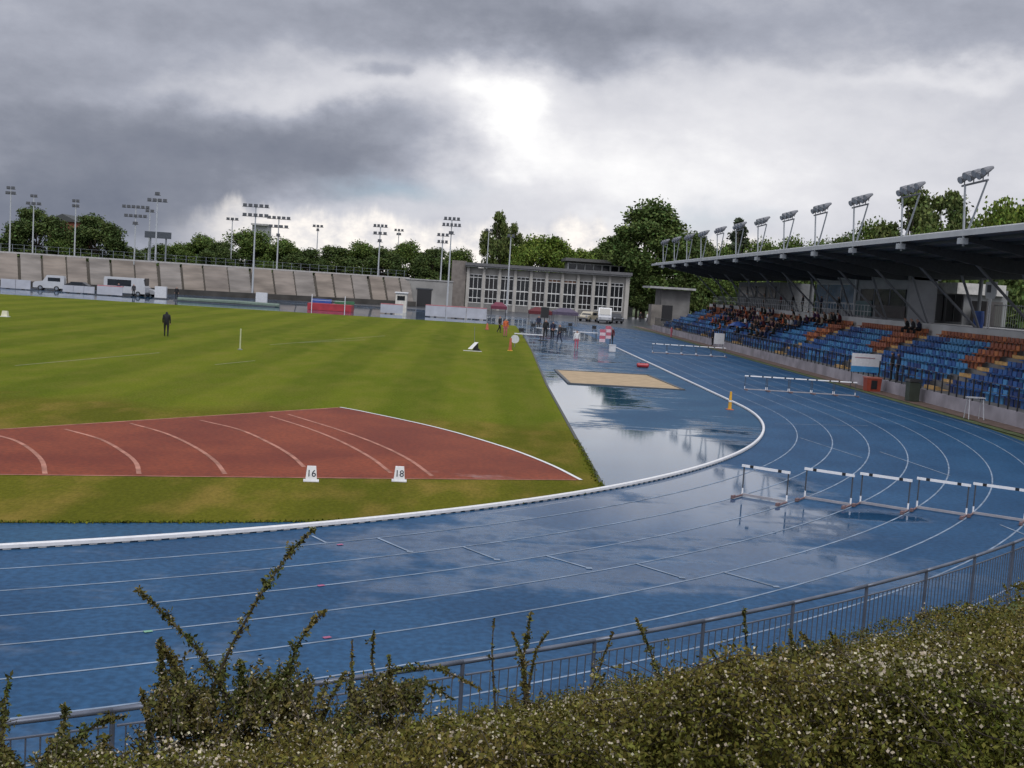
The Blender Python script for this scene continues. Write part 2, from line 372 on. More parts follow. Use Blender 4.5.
# ------------------------------------------------------------------ embankment
def noise2(x, y, s=1.0, seed=0):
    x = np.asarray(x, float)*s; y = np.asarray(y, float)*s; o = 0
    r = np.random.default_rng(100+seed)
    for k in range(7):
        a = r.uniform(0, 6.28); f = .7*1.45**k; ph = r.uniform(0, 6.28, 2)
        o = o+np.sin((x*math.cos(a)+y*math.sin(a))*f*2+ph[0])*np.sin((-x*math.sin(a)+y*math.cos(a))*f*1.7+ph[1])/(1+.45*k)
    return o/2.2
def bank(r): return np.interp(r, [46.95, 47.3, 54.2, 56, 75], [0, .06, 3.1, 3.2, 3.3])
eb = MB(); rs = np.r_[np.linspace(46.95, 56, 28), 60, 68, 75]; an = np.linspace(R_(-140), R_(-20), 120)
vs = [(CX+r*math.cos(a), CY+r*math.sin(a), float(bank(r))+.03*math.sin(r*9+a*70)*(r > 47.4)-.001) for r in rs for a in an]; n = len(an)
eb.faces(vs, [(i*n+k, i*n+k+1, (i+1)*n+k+1, (i+1)*n+k) for i in range(len(rs)-1) for k in range(n-1)])
structure('embankment', eb, mat('bank_soil', (.030, .024, .013), .95, .35, 3, bump=.5))

# ------------------------------------------------------------------ fence round the bend
RF = 46.62
fence = thing('metal_fence', 'grey metal railing of thin upright bars curving round the outside of the blue track', 'fence', (CX+RF*math.cos(R_(-60)), CY+RF*math.sin(R_(-60)), 0), world=True)
M_rail = mat('grey_rail_paint', (.10, .115, .15), .38, .2, 4, metal=.3)
pa = math.atan2(13.73-CY, 4.17-CX); step = 1.67/RF
def FP(a, z, r=RF): return (CX+r*math.cos(a), CY+r*math.sin(a), z)
for k in range(-11, 13):
    a = pa+k*step; a2 = a+step
    MB().tube([FP(a, 0), FP(a, 1.06)], .023, 8).build('post', M_rail, fence)
    tr = MB(); tr.tube([FP(q, 1.07) for q in np.linspace(a, a2, 5)], .026, 8); tr.build('top_rail', M_rail, fence, smooth=True)
    p = MB()
    for z in (.93, .12): p.tube([FP(q, z) for q in np.linspace(a+.0008, a2-.0008, 5)], .012, 5)
    for q in np.linspace(a, a2, 16)[1:-1]: p.tube([FP(q, .12), FP(q, .93)], .008, 4)
    p.build('baluster_panel', M_rail, fence)

# ------------------------------------------------------------------ shrubs on the bank
M_leaf = mat('cotoneaster_leaf', (.066, .074, .010), .6, .3, 1.6, island=.55, spec=.12, col2=(.118, .096, .022))
M_leaf2 = mat('cotoneaster_shoot_leaf', (.050, .068, .016), .55, .3, 6, island=.5, spec=.15, col2=(.115, .090, .024))
M_blossom = mat('white_blossom', (.33, .29, .205), .7, .2, 20, island=.35)
M_twig = mat('brown_twig', (.040, .030, .018), .85, .3, 20)
def canopy(x, y):
    r = np.hypot(x-CX, y-CY); 
    h = .62+.18*np.clip((x+2.4)/1.6, 0, 1)+.05*np.clip((x-4)/3, 0, 1)+.12*noise2(x, y, .9, 1)+.06*noise2(x, y, 6.5, 3)+.07*noise2(x, y, 2.6, 2)
    h = h*np.clip((r-46.9)/.8, .5, 1)
    return bank(r), h
def scatter(n, near, far):
    # more leaves where the bank is close
    u = RNG.random(n); D = 1/(1/near+(1/far-1/near)*u); px = RNG.uniform(-34, 34, n)
    a = np.radians(px); x = D*np.sin(a)+.035*D; y = D*np.cos(a)
    r = np.hypot(x-CX, y-CY); k = (r > 47.05) & (r < 55.2); return x[k], y[k], D[k]
x, y, D = scatter(720000, 2.3, 21)
g, h = canopy(x, y); q = np.abs(RNG.normal(size=len(x)))*.32; z = g+h*np.clip(.93-q, .15, 1)+RNG.normal(size=len(x))*.025
ln = np.clip(.0058+.0010*(D-3), .0058, .022)*RNG.uniform(.7, 1.35, len(x)); A, B = leaf_axes(len(x), ln, ln*.55, .4)
# sprigs breaking through the top of the thicket
sx_, sy_, sD = scatter(9000, 2.6, 19); gg, hh = canopy(sx_, sy_); SP = []; SA = []; SL = []; FLW = []
for i in range(len(sx_)):
    a = RNG.uniform(0, 6.28); l = RNG.uniform(.07, .22)*(1.7 if RNG.random() < .05 else 1); up = RNG.uniform(.05, .95); m = int(26*l/.2)
    t = RNG.random(m); d = np.array([math.cos(a)*(1-up*.7), math.sin(a)*(1-up*.7), up*.75]); p = np.array([sx_[i], sy_[i], gg[i]+hh[i]*.88])+t[:, None]*l*d+np.c_[np.zeros((m, 2)), -t*t*l*.25*(1-up)]
    SP.append(p+RNG.normal(size=(m, 3))*.011*(1-.5*t[:, None])); SL.append(np.clip(.0065+.0011*(sD[i]-3), .0065, .022)*RNG.uniform(.7, 1.3, m))
    if RNG.random() < .34: FLW.append(p[t > .3]+RNG.normal(size=(int((t > .3).sum()), 3))*.012)
bx_, by_, bD = scatter(2300, 2.5, 18); gg, hh = canopy(bx_, by_); AR = MB(); wind = noise2(bx_, by_, .35, 21)
for i in range(len(bx_)):
    a = wind[i]*2.2+RNG.normal()*.55; l = RNG.uniform(.22, .6); n_ = 9; t = np.linspace(0, 1, n_); up = RNG.uniform(-.04, .06)
    p = np.c_[bx_[i]+l*t*math.cos(a), by_[i]+l*t*math.sin(a), np.zeros(n_)]; g2, h2 = canopy(p[:, 0], p[:, 1]); p[:, 2] = g2+h2*(.84+.10*np.sin(t*2.4))+up*np.sin(t*2.6)
    if np.hypot(p[:, 0]-CX, p[:, 1]-CY).min() < 47.0: continue
    p[:, 2] -= .012; AR.tube(p, list(np.linspace(.0026, .0009, n_)), 4, cap=False); p[:, 2] += .012
    m = int(250*l/.5); k = RNG.integers(0, n_-1, m); w = RNG.random((m, 1)); c = p[k]*(1-w)+p[k+1]*w; sp = .014+.0022*(bD[i]-3)
    SP.append(c+RNG.normal(size=(m, 3))*sp); SL.append(np.clip(.0062+.0010*(bD[i]-3), .0062, .02)*RNG.uniform(.6, 1.35, m))
    if RNG.random() < .6: nf = int(m*RNG.uniform(.08, .30)); FLW.append(np.repeat(c[:nf]+np.array([0, 0, .01])+RNG.normal(size=(nf, 3))*sp*.8, 4, axis=0))
SP = np.concatenate(SP); SL = np.concatenate(SL); FLW = np.concatenate(FLW)[::4]
keep = noise2(x, y, 3.2, 9)+.6*noise2(x, y, 8.5, 12)+RNG.normal(size=len(x))*.28 > -.25
x, y, z, A, B = x[keep], y[keep], z[keep], A[keep], B[keep]
A2, B2 = leaf_axes(len(SP), SL, SL*.5, .4)
sc = quads('shrub_cover', np.r_[np.c_[x, y, z], SP], np.r_[A, A2], np.r_[B, B2], M_leaf)
tag(sc, 'low white-blossomed cotoneaster thicket covering the bank in the foreground', 'shrubs', kind='stuff')
x, y, D = scatter(190000, 2.3, 20); k = (noise2(x, y, 2.2, 5)+.5*noise2(x, y, 5.5, 6)+RNG.normal(size=len(x))*.4) > 1.05; x, y, D = x[k], y[k], D[k]
g, h = canopy(x, y); z = g+h*np.clip(1.03-np.abs(RNG.normal(size=len(x)))*.14, .5, 1.1)+.01
ln = np.clip(.0040+.0008*(D-3), 0.0038, .012)*RNG.uniform(.4, 1.4, len(x)); A, B = leaf_axes(len(x), ln, ln*.9, .9)
fD = np.hypot(FLW[:, 0], FLW[:, 1]); fl_ = np.clip(.0040+.0007*(fD-3), .0036, .011)*RNG.uniform(.5, 1.35, len(FLW)); A2, B2 = leaf_axes(len(FLW), fl_, fl_*.9, .9)
bl = quads('blossom_cover', np.r_[np.c_[x, y, z], FLW], np.r_[A, A2], np.r_[B, B2], M_blossom, sc); bl['kind'] = 'stuff'
tw = MB()
for i in range(1400):
    x0, y0, D0 = (v[0] for v in scatter(40, 2.6, 16)); gg, hh = canopy(x0, y0); a = random.uniform(0, 6.28); l = random.uniform(.12, .38); e = random.uniform(.85, 1.06)
    tw.tube([(x0, y0, gg+.2*hh), (x0+l*.3*math.cos(a), y0+l*.3*math.sin(a), gg+.62*hh), (x0+l*.7*math.cos(a+.3), y0+l*.7*math.sin(a+.3), gg+hh*(.3*.62+.72*e)), (x0+l*math.cos(a+.5), y0+l*math.sin(a+.5), gg+hh*e*.94)], .003, 4, r2=.001, cap=False)
tw.v, tw.f, tw.m = tw.v+AR.v, tw.f+[tuple(q+len(tw.v) for q in f) for f in AR.f], tw.m+AR.m
t_ = tw.build('twigs', M_twig, sc); t_['kind'] = 'stuff'

def bush(label, shoots, D, mass=(), dens=1.0, flower=.10):
    """a bush: shoots are pixel traces carried to distance D, mass = (px, py, rx, ry) rounded sprays"""
    def W(p, dd=0): 
        d = ray(*p); t = (D+dd)/math.hypot(d[0], d[1]); return np.array([d[0]*t, d[1]*t, CAMH+d[2]*t])
    base = W((shoots[0][0][0], 768)); gb = float(bank(math.hypot(base[0]-CX, base[1]-CY)))
    root = (float(base[0]), float(base[1]), gb)
    t = thing('cotoneaster_bush', label, 'bush', root, world=True)
    st = MB(); LC = []; LA = []; FC = []
    for sh in shoots:
        wid = 1.0
        if isinstance(sh[-1], (int, float)): wid = sh[-1]; sh = sh[:-1]
        jj = random.uniform(-.15, .15)
        P = np.array([W(p, jj+.1*i*random.uniform(-1, 1)*.3) for i, p in enumerate(sh)])
        P = np.array(smooth_line3(P, 26)); low = np.array([P[0][0]*.985, P[0][1]*.985, gb+.05])
        st.tube([low]+list(P), list(np.linspace(.008, .0022, len(P)+1)), 5, cap=False)
        n = int(len(P)*15*dens*wid); i = RNG.integers(0, len(P)-1, n); w = RNG.random(n)[:, None]; c = P[i]*(1-w)+P[i+1]*w
        rad = (.032*(1-.7*(i/len(P)))*wid*(1+.45*np.sin(i*1.3+jj*40)))[:, None]; off = rand_unit(n)*rad*RNG.random((n, 1))**.75
        LC.append(c+off); LA.append(off/(np.linalg.norm(off, axis=1)[:, None]+1e-9)*.7+rand_unit(n)*.6)
        # side twigs
        for _ in range(int(9*wid)):
            k = random.randint(2, len(P)-4); d = rand_unit(1)[0]*.07*random.uniform(.4, 1.1)*(1-.6*k/len(P)); d[2] = abs(d[2])*.8; st.tube([P[k], P[k]+d], .0022, 4, r2=.001, cap=False)
            m = int(16*wid); ww = RNG.random((m, 1)); LC.append(P[k]+d*ww+RNG.normal(size=(m, 3))*.009); LA.append(rand_unit(m))
        nf = int(n*flower); kk = RNG.integers(0, n, nf); FC.append(c[kk]+off[kk]*1.1)
    for (mx, my, rx, ry) in mass:
        for _ in range(int((rx+ry)*.52*dens)):
            a0 = random.uniform(-.55, .55); th = random.uniform(.25, 2.89); rr = random.uniform(.35, 1.05)
            p0 = (mx+a0*rx, my+ry*.9); p1 = (mx+a0*rx*.5+rr*rx*.75*math.cos(th), my+ry*.5-rr*ry*1.25*math.sin(th)); pm = ((p0[0]+p1[0])/2+random.uniform(-8, 8), (p0[1]+p1[1])/2-6)
            d0 = RNG.normal()*.2; P = smooth_line3([W(p0, d0), W(pm, d0*.8), W(p1, d0*.6)], 12); st.tube(P, list(np.linspace(.004, .0014, 12)), 4, cap=False)
            n = int(75*dens); i = RNG.integers(0, 11, n); w = RNG.random(n)[:, None]; c = P[i]*(1-w)+P[i+1]*w; off = rand_unit(n)*.024*RNG.random((n, 1))**.5
            LC.append(c+off); LA.append(rand_unit(n)+off*20); kk = RNG.integers(0, n, int(n*flower*1.5)); FC.append(c[kk]+off[kk]*1.15)
    C = np.concatenate(LC); Ax = np.concatenate(LA); Ax /= np.linalg.norm(Ax, axis=1)[:, None]+1e-9; n = len(C)
    B = np.cross(rand_unit(n), Ax); B /= np.linalg.norm(B, axis=1)[:, None]+1e-9; l = RNG.uniform(.0055, .0145, n)*(D/4.6)**.5
    st.build('stems', M_twig, t); quads('leaves', C, Ax*l[:, None], B*(l*.5)[:, None], M_leaf2, t)
    F = np.concatenate(FC); A, B = leaf_axes(len(F), RNG.uniform(.004, .0075, len(F))*(D/4.6)**.5, .0055, .8); quads('blossoms', F, A, B, M_blossom, t)
    return t
def smooth_line3(P, n):
    P = np.array(P); t = np.r_[0, np.cumsum(np.linalg.norm(np.diff(P, axis=0), axis=1))]; u = np.linspace(0, t[-1], n)
    return np.array([np.interp(u, t, P[:, i]) for i in range(3)]).T
bush('tall cotoneaster bush with three long shoots reaching over the blue lanes',
     [[(205, 740), (212, 690), (232, 645), (262, 592), (288, 555), (314, 528), 1.25], [(232, 740), (225, 690), (198, 650), (168, 618), (137, 588), 1.2], [(275, 740), (283, 690), (296, 648), (312, 622), (326, 611), 1.2],
      [(160, 768), (165, 720), (162, 680), (160, 640)], [(180, 760), (185, 700), (175, 665), (160, 645), 1.4], [(300, 768), (330, 700), (345, 672)], [(195, 760), (215, 700), (225, 660), 1.5], [(250, 760), (262, 700), (290, 670), 1.4], [(240, 760), (242, 690), (240, 660), 1.6], [(140, 768), (150, 730), (142, 690)]],
     4.6, [(215, 735, 95, 70), (275, 690, 70, 38), (180, 690, 45, 45), (320, 730, 60, 45)], 1.25, .14)
bush('sparse leafy sprig rising against the track at the left edge of the bank', [[(0, 790), (2, 740), (5, 700), (9, 676), 1.1], [(25, 790), (12, 760), (4, 745)]], 4.2, [(5, 765, 20, 18)], .9, .06)
bush('small arching cotoneaster branch hanging in front of the railing beside the sprig', [[(45, 790), (58, 745), (66, 715), (64, 705), 1.1], [(60, 780), (80, 735), (105, 720), (128, 716)], [(90, 790), (100, 750), (108, 735)]], 4.4, [(62, 752, 40, 34), (110, 765, 40, 22)], .9, .12)
bush('cotoneaster bush bent along the railing with three thin upright twigs', [[(385, 760), (378, 700), (372, 660), (374, 630), .6], [(352, 740), (352, 690), (352, 640), .5], [(392, 730), (390, 690), (389, 655), .5], [(335, 740), (365, 690), (400, 668), (440, 668), (482, 690), 1.2], [(340, 768), (372, 700), (420, 680), (455, 700), 1.1]], 5.2, [(385, 690, 70, 24), (360, 725, 70, 36)], 1.0, .12)
bush('bare thin twig standing upright before the railing', [[(498, 740), (494, 690), (492, 650), (494, 618), .35]], 5.6, [(500, 735, 30, 22)], .9, .1)
bush('forked upright cotoneaster shoot crossing the top of the railing', [[(530, 740), (524, 690), (523, 660), (531, 612), 1.1], [(526, 690), (520, 650), (512, 632), .5], [(528, 690), (536, 650), (548, 632), .4]], 5.8, [(525, 715, 40, 36)], 1.0, .12)
bush('thin twig bending right before the railing, beside a forked shoot', [[(580, 740), (592, 690), (604, 655), (613, 632), .4], [(560, 740), (590, 700), (606, 672), .8]], 5.9, [(580, 720, 50, 30)], 1.0, .12)
bush('thick leafy shoot leaning left across the railing', [[(668, 730), (660, 680), (650, 650), (636, 618), 1.1], [(690, 730), (672, 690), (665, 668)]], 6.2, [(672, 710, 60, 34)], 1.0, .12)
bush('pale green sprig by a railing post above the blossom bank', [[(758, 720), (750, 670), (746, 640), (744, 608), .8], [(772, 720), (770, 670), (775, 645), .7]], 6.6, [(765, 690, 50, 30)], 1.0, .12)
bush('dark spreading shrub at the top of the blossoming bank by the railing', [[(800, 700), (795, 660), (790, 630), .9], [(830, 700), (815, 650), (800, 632), 1.2], [(850, 690), (840, 650), (830, 632)]], 7.2, [(815, 655, 60, 26)], 1.0, .05)

# ------------------------------------------------------------------ hurdles
M_hw = mat('hurdle_white', (.75, .75, .76), .4, .06, 8); M_hp = mat('hurdle_pale_base', (.30, .29, .31), .5, .12, 6)
hur = thing('hurdle', 'white-barred hurdle', 'hurdle', (0, 0, 0)); W2 = .57
MB().box((0, 0, .755), (1.24, .025, .062)).build('crossbar', M_hw, hur)
for sx in (-1, 1):
    MB().box((sx*.36, 0, .755), (.09, .029, .066)).build('black_band', M_black, hur)
    MB().tube([(sx*W2, .03, .04), (sx*W2, .03, .72)], .017, 6).build('upright', M_dsteel, hur)
    MB().tube([(sx*W2, .03, .05), (sx*W2, .03, .20)], .022, 6).build('sleeve', M_hw, hur)
    f = MB(); f.tube([(sx*W2, .06, .03), (sx*W2, -.55, .03)], .024, 6); f.box((sx*W2, -.5, .045), (.07, .14, .07)); f.build('foot', mat('hurdle_foot', (.16, .10, .10), .5), hur)
MB().box((0, .03, .045), (1.12, .04, .055)).build('base_bar', M_hp, hur)
HG = 'hurdles set out across the lanes'
ang = [-(math.atan2(50.58-26.70, 7.31+24.27)), -(math.atan2(50.58-26.87, 8.83+24.27)), -(math.atan2(50.58-26.58, 10.17+24.27)), -(math.atan2(50.58-26.31, 11.57+24.27)), -(math.atan2(50.58-25.95, 12.9+24.27))]
hl = ['near hurdle with dark feet standing on the wet pale patch, closest to the white kerb', 'near hurdle, second out from the white kerb', 'near hurdle in the middle of the closest row', 'near hurdle, second from the outer end of the closest row', 'near hurdle at the outer end, cut by the picture edge']
first = True
def put_hurdle(x, y, rz, label):
    global first
    o = hur if first else copy_tree(hur); first = False
    o.location = (x, y, .006); o.rotation_euler = (0, 0, rz); tag(o, label, 'hurdle', HG)
for i in range(5):
    r = RK+LW*(2.5+i); put_hurdle(CX+r*math.cos(ang[i]), CY+r*math.sin(ang[i]), ang[i], hl[i])
nm = ['first', 'second', 'third', 'fourth', 'fifth']
for y, w in ((59.6, 'middle row beside the blue-white banner'), (91.5, 'farthest row below the crowd')):
    for i in range(5): put_hurdle(CX+RK+LW*(2.5+i), y, 0.0, '%s hurdle out from the kerb in the %s' % (nm[i], w))

# ------------------------------------------------------------------ numbered marker boxes
def text_mesh(body, size, m, name, parent, loc, rot):
    cu = bpy.data.curves.new(name, 'FONT'); cu.body = body; cu.size = size; cu.align_x = 'CENTER'; cu.align_y = 'CENTER'; cu.extrude = .002; cu.offset = .001
    o = bpy.data.objects.new(name, cu); COL.objects.link(o); dg = bpy.context.evaluated_depsgraph_get()
    me = bpy.data.meshes.new_from_object(o.evaluated_get(dg)); bpy.data.objects.remove(o)
    o = bpy.data.objects.new(name, me); me.materials.clear(); me.materials.append(m); COL.objects.link(o); o.parent = parent; o.location = loc; o.rotation_euler = rot; return o
for num, p in (('16', (311, 482)), ('18', (399, 482))):
    x, y = G(*p); t = thing('distance_marker', 'small white distance marker box reading %s at the edge of the red sector' % num, 'marker', (x, y, .022), math.atan2(-x, y)*-1*-1, 'number boxes on the red sector')
    MB().faces([(-.15, -.1, .03), (.15, -.1, .03), (.15, .1, .03), (-.15, .1, .03), (-.115, -.035, .40), (.115, -.035, .40), (.115, .035, .40), (-.115, .035, .40)], [(3, 2, 1, 0), (4, 5, 6, 7), (0, 1, 5, 4), (1, 2, 6, 5), (2, 3, 7, 6), (3, 0, 4, 7)]).build('board', M_white, t)
    MB().box((0, 0, .015), (.40, .26, .03)).build('base', M_white, t)
    t.scale = (.88,)*3; text_mesh(num, .25, mat('marker_ink', (.01, .012, .03), .6), 'number', t, (0, -.074, .21), (math.atan2(.37, .065), 0, 0))

# ------------------------------------------------------------------ people
def human(name, J, E):
    """continuous skinned figure; J: joint -> (x,y,z,r,slot); E: bones"""
    me = bpy.data.meshes.new(name); keys = list(J); me.from_pydata([J[k][:3] for k in keys], [(keys.index(a), keys.index(b)) for a, b in E], [])
    o = bpy.data.objects.new(name, me); COL.objects.link(o); o.modifiers.new('skin', 'SKIN'); sd = me.skin_vertices[0].data
    for i, k in enumerate(keys): sd[i].radius = (J[k][3],)*2; sd[i].use_root = (k == 'pelvis')
    ss = o.modifiers.new('sub', 'SUBSURF'); ss.levels = 1; ss.render_levels = 1
    dg = bpy.context.evaluated_depsgraph_get(); dg.update(); out = bpy.data.meshes.new_from_object(o.evaluated_get(dg)); bpy.data.objects.remove(o)
    seg = [(np.array(J[a][:3]), np.array(J[b][:3]), J[b][4]) for a, b in E]
    hd = np.array(J['head'][:3])
    for p in out.polygons:
        c = np.array(p.center); best = (9, 0)
        for a, b, s in seg:
            ab = b-a; w = np.clip(np.dot(c-a, ab)/np.dot(ab, ab), 0, 1); d = np.linalg.norm(c-a-ab*w)
            if d < best[0]: best = (d, s)
        s = best[1]
        if s == 1 and np.linalg.norm(c-hd) < .17 and (c[2] > hd[2]+.03 or (c[1] > hd[1]+.02 and c[2] > hd[2]-.09)): s = 3
        p.material_index = s; p.use_smooth = True
    out.name = name; return out
ED = [('pelvis', 'spine'), ('spine', 'chest'), ('chest', 'neck'), ('neck', 'chin'), ('chin', 'head'), ('chin', 'nose')]
for s in 'lr': ED += [('chest', 'shoulder_'+s), ('shoulder_'+s, 'elbow_'+s), ('elbow_'+s, 'wrist_'+s), ('wrist_'+s, 'hand_'+s), ('pelvis', 'hip_'+s), ('hip_'+s, 'knee_'+s), ('knee_'+s, 'ankle_'+s), ('ankle_'+s, 'toe_'+s)]
def figure(name, arms, legs, z0=.95, lean=0.0, hood=False):
    """faces -y. arms/legs: per side dicts; slots 0 jacket 1 skin 2 trousers 3 hair 4 shoes"""
    J = {'pelvis': (0, 0, z0, .15, 0), 'spine': (0, -.10*lean, z0+.24, .145, 0), 'chest': (0, -.24*lean, z0+.44, .15, 0), 'neck': (0, -.30*lean, z0+.56, .06, 3 if hood else 1), 'chin': (0, -.33*lean-.01, z0+.63, .085, 3 if hood else 1), 'head': (0, -.36*lean-.005, z0+.72, .10, 3 if hood else 1), 'nose': (0, -.33*lean-.1, z0+.65, .02, 1)}
    for s, sg in (('l', -1), ('r', 1)):
        a = arms[s]; g = legs[s]
        J['shoulder_'+s] = (sg*.18, -.24*lean, z0+.47, .075, 0); J['elbow_'+s] = (sg*a[0][0], a[0][1], z0+a[0][2], .055, 0); J['wrist_'+s] = (sg*a[1][0], a[1][1], z0+a[1][2], .04, 0); J['hand_'+s] = (sg*a[2][0], a[2][1], z0+a[2][2], .04, 1)
        J['hip_'+s] = (sg*.10, g[0][1], z0+g[0][2], .095, 2); J['knee_'+s] = (sg*g[1][0], g[1][1], z0+g[1][2], .065, 2); J['ankle_'+s] = (sg*g[2][0], g[2][1], z0+g[2][2], .045, 2); J['toe_'+s] = (sg*g[3][0], g[3][1], z0+g[3][2], .04, 4)
    return human(name, J, ED)
arm_down = ((.24, .03, .18), (.25, -.04, -.05), (.24, -.07, -.15)); arm_pock = ((.29, .08, .2), (.2, -.1, .03), (.16, -.12, -.02)); arm_lap = ((.22, -.05, .2), (.16, -.27, .1), (.1, -.36, .09)); arm_up = ((.3, -.1, .35), (.28, -.28, .55), (.27, -.32, .63))
leg_st = ((.1, 0, -.06), (.105, -.01, -.47), (.11, .03, -.86), (.12, -.12, -.91)); leg_f = ((.1, -.02, -.06), (.1, -.16, -.45), (.1, -.14, -.86), (.1, -.3, -.90)); leg_b = ((.1, .02, -.06), (.1, .05, -.47), (.1, .27, -.82), (.1, .16, -.90)); leg_s = ((.1, -.06, .0), (.13, -.43, .05), (.13, -.42, -.37), (.14, -.55, -.41))
F_stand = figure('standing_figure', {'l': arm_down, 'r': arm_down}, {'l': leg_st, 'r': leg_st})
F_pocket = figure('pocket_figure', {'l': arm_pock, 'r': arm_pock}, {'l': leg_st, 'r': leg_st}, hood=True)
F_walk = figure('walking_figure', {'l': arm_down, 'r': arm_pock}, {'l': leg_f, 'r': leg_b})
F_sit = figure('seated_figure', {'l': arm_lap, 'r': arm_lap}, {'l': leg_s, 'r': leg_s}, .56, .35)
F_sit2 = figure('seated_figure_leaning', {'l': arm_lap, 'r': arm_up}, {'l': leg_s, 'r': leg_s}, .56, .8)
CLOTH = {'charcoal': (.016, .016, .018), 'dark green': (.012, .025, .018), 'dark blue': (.01, .022, .075), 'plum': (.035, .012, .03), 'dark brown': (.03, .018, .012), 'black': (.008, .008, .01), 'navy': (.012, .016, .04), 'maroon': (.09, .012, .016), 'dark grey': (.03, .03, .034), 'brown': (.06, .035, .02), 'orange': (.45, .10, .03), 'red': (.3, .02, .025), 'white': (.55, .55, .55), 'blue': (.02, .06, .22), 'beige': (.25, .20, .14), 'purple': (.06, .02, .07), 'green': (.02, .06, .03), 'pink': (.4, .10, .14), 'light grey': (.25, .26, .27)}
def cloth(c): return mat('cloth_'+c.replace(' ', '_'), CLOTH[c], .85, .2, 9)
M_skin = mat('skin', (.36, .20, .14), .55, .08, 8); M_hair = mat('dark_hair', (.02, .013, .008), .7, .2, 20); M_shoe = mat('shoe_leather', (.02, .02, .02), .6)
def person(me, loc, rz, jacket, trousers, label, group=None, scale=1.0, hood=False):
    if not me.materials:
        for _ in range(5): me.materials.append(M_skin)
    o = bpy.data.objects.new('person', me); COL.objects.link(o); o.location = loc; o.rotation_euler = (0, 0, rz); o.scale = (scale,)*3
    for s, m in zip(o.material_slots, (cloth(jacket), M_skin, cloth(trousers), cloth(jacket) if hood else M_hair, M_shoe)): s.link = 'OBJECT'; s.material = m
    return tag(o, label, 'person', group)
PI = math.pi
F_hood = figure('hooded_figure', {'l': ((.225, .03, .18), (.235, -.02, -.05), (.22, -.05, -.15)), 'r': ((.23, .04, .19), (.22, -.08, -.01), (.17, -.12, -.06))}, {'l': leg_st, 'r': leg_f}, hood=True)
x, y = G(166, 337); person(F_hood, (x, y, .016), PI+.25, 'black', 'black', 'person in black hooded jacket standing alone on the wide lawn', hood=True, scale=.98)
def stand_at(px, py, h, me, rz, j, t, label, z=0.0):
    x, y = G(px, py); person(me, (x, y, z), rz, j, t, label, scale=h/1.75)
stand_at(505, 337, 1.72, F_stand, .3, 'orange', 'pink', 'person in orange jacket standing on the lawn edge by the apron', .016)
stand_at(499, 333, 1.7, F_walk, 1.2, 'black', 'black', 'person in black walking beside the one in orange', .016)
stand_at(545, 338, 1.8, F_stand, 0, 'black', 'black', 'person all in black standing on the wet apron under the maroon canopy')
stand_at(552, 340, 1.75, F_pocket, .5, 'navy', 'black', 'person in navy jacket standing just right of the person all in black')
stand_at(559, 343, 1.7, F_walk, -1, 'dark grey', 'navy', 'person in grey jacket walking over the wet apron')
stand_at(538, 331, 1.7, F_stand, .2, 'navy', 'dark grey', 'person in navy jacket standing by the dark tent opening')
stand_at(576, 350, 1.6, F_stand, .1, 'white', 'pink', 'person in white top and pink trousers on the wet apron')
stand_at(611, 345, 1.65, F_stand, -.4, 'maroon', 'black', 'person in maroon jacket beside the pink runway flags')
stand_at(712, 346, 1.7, F_stand, -1.6, 'black', 'black', 'person in black standing on the verge, left of the small white board', .03)
stand_at(723, 348, 1.75, F_pocket, -1.6, 'black', 'navy', 'person in black hood standing right beside the small white board', .03)
stand_at(640, 322, 1.75, F_stand, .2, 'black', 'black', 'person in black standing at the yard below the big tree', -.015)
stand_at(647, 323, 1.7, F_walk, .9, 'white', 'navy', 'person in white jacket walking below the big tree', -.015)
stand_at(671, 338, 1.3, F_stand, .9, 'pink', 'pink', 'child in pink standing at the far end of the grandstand', .03)

# ------------------------------------------------------------------ grandstand
Y0, Y1 = 30.0, 151.0
ROWS = 7
def rb(i): return 24.95+i*.95
def rz_(i): return .62+.385*i
gs = thing('grandstand', 'long roofed grandstand with blue and orange seats beside the home straight', 'grandstand', (30, 90, 0), world=True)
prof = [(24.2, -.02), (24.2, .75)]
for i in range(ROWS): prof += [(rb(i)-.05 if i else rb(0), rz_(i-1) if i else .75), (rb(i)-.05 if i else rb(0), rz_(i))]
prof = [(24.2, -.02), (24.2, rz_(0)), (rb(1)-.05, rz_(0))]
for i in range(1, ROWS): prof += [(rb(i)-.05, rz_(i)), (rb(i+1)-.05, rz_(i))]
prof += [(31.55, -.02)]
MB().prism(prof, 'y', Y0, Y1).build('terrace', mat('terrace_concrete', (.17, .165, .16), .85, .25, 1.0, bump=.2), gs)
MB().box((24.1, 90.5, .33), (.2, 121, .70)).build('front_wall', mat('front_wall_concrete', (.27, .25, .27), .85, .3, .9, bump=.2), gs)
MB().box((31.63, 90.5, 1.98), (.16, 121, 4.0)).build('concourse_wall', mat('concourse_wall_paint', (.52, .52, .52), .8, .12, .6), gs)
MB().box((35.4, 90.5, 3.85), (7.3, 121, .2)).build('concourse_slab', M_conc, gs)
AIS = [44.5, 60.0, 75.5, 91.0, 106.5, 122.0, 137.5]
M_step = mat('yellow_step_paint', (.52, .32, .12), .75, .35, 3)
for a in AIS:
    s = MB()
    for i in range(ROWS):
        s.box((rb(i)+.43, a, rz_(i)+.012), (.9, 1.5, .024)); s.box((rb(i)+.10, a, rz_(i)+.11), (.3, 1.5, .17))
    s.build('aisle_stairs', M_step, gs)
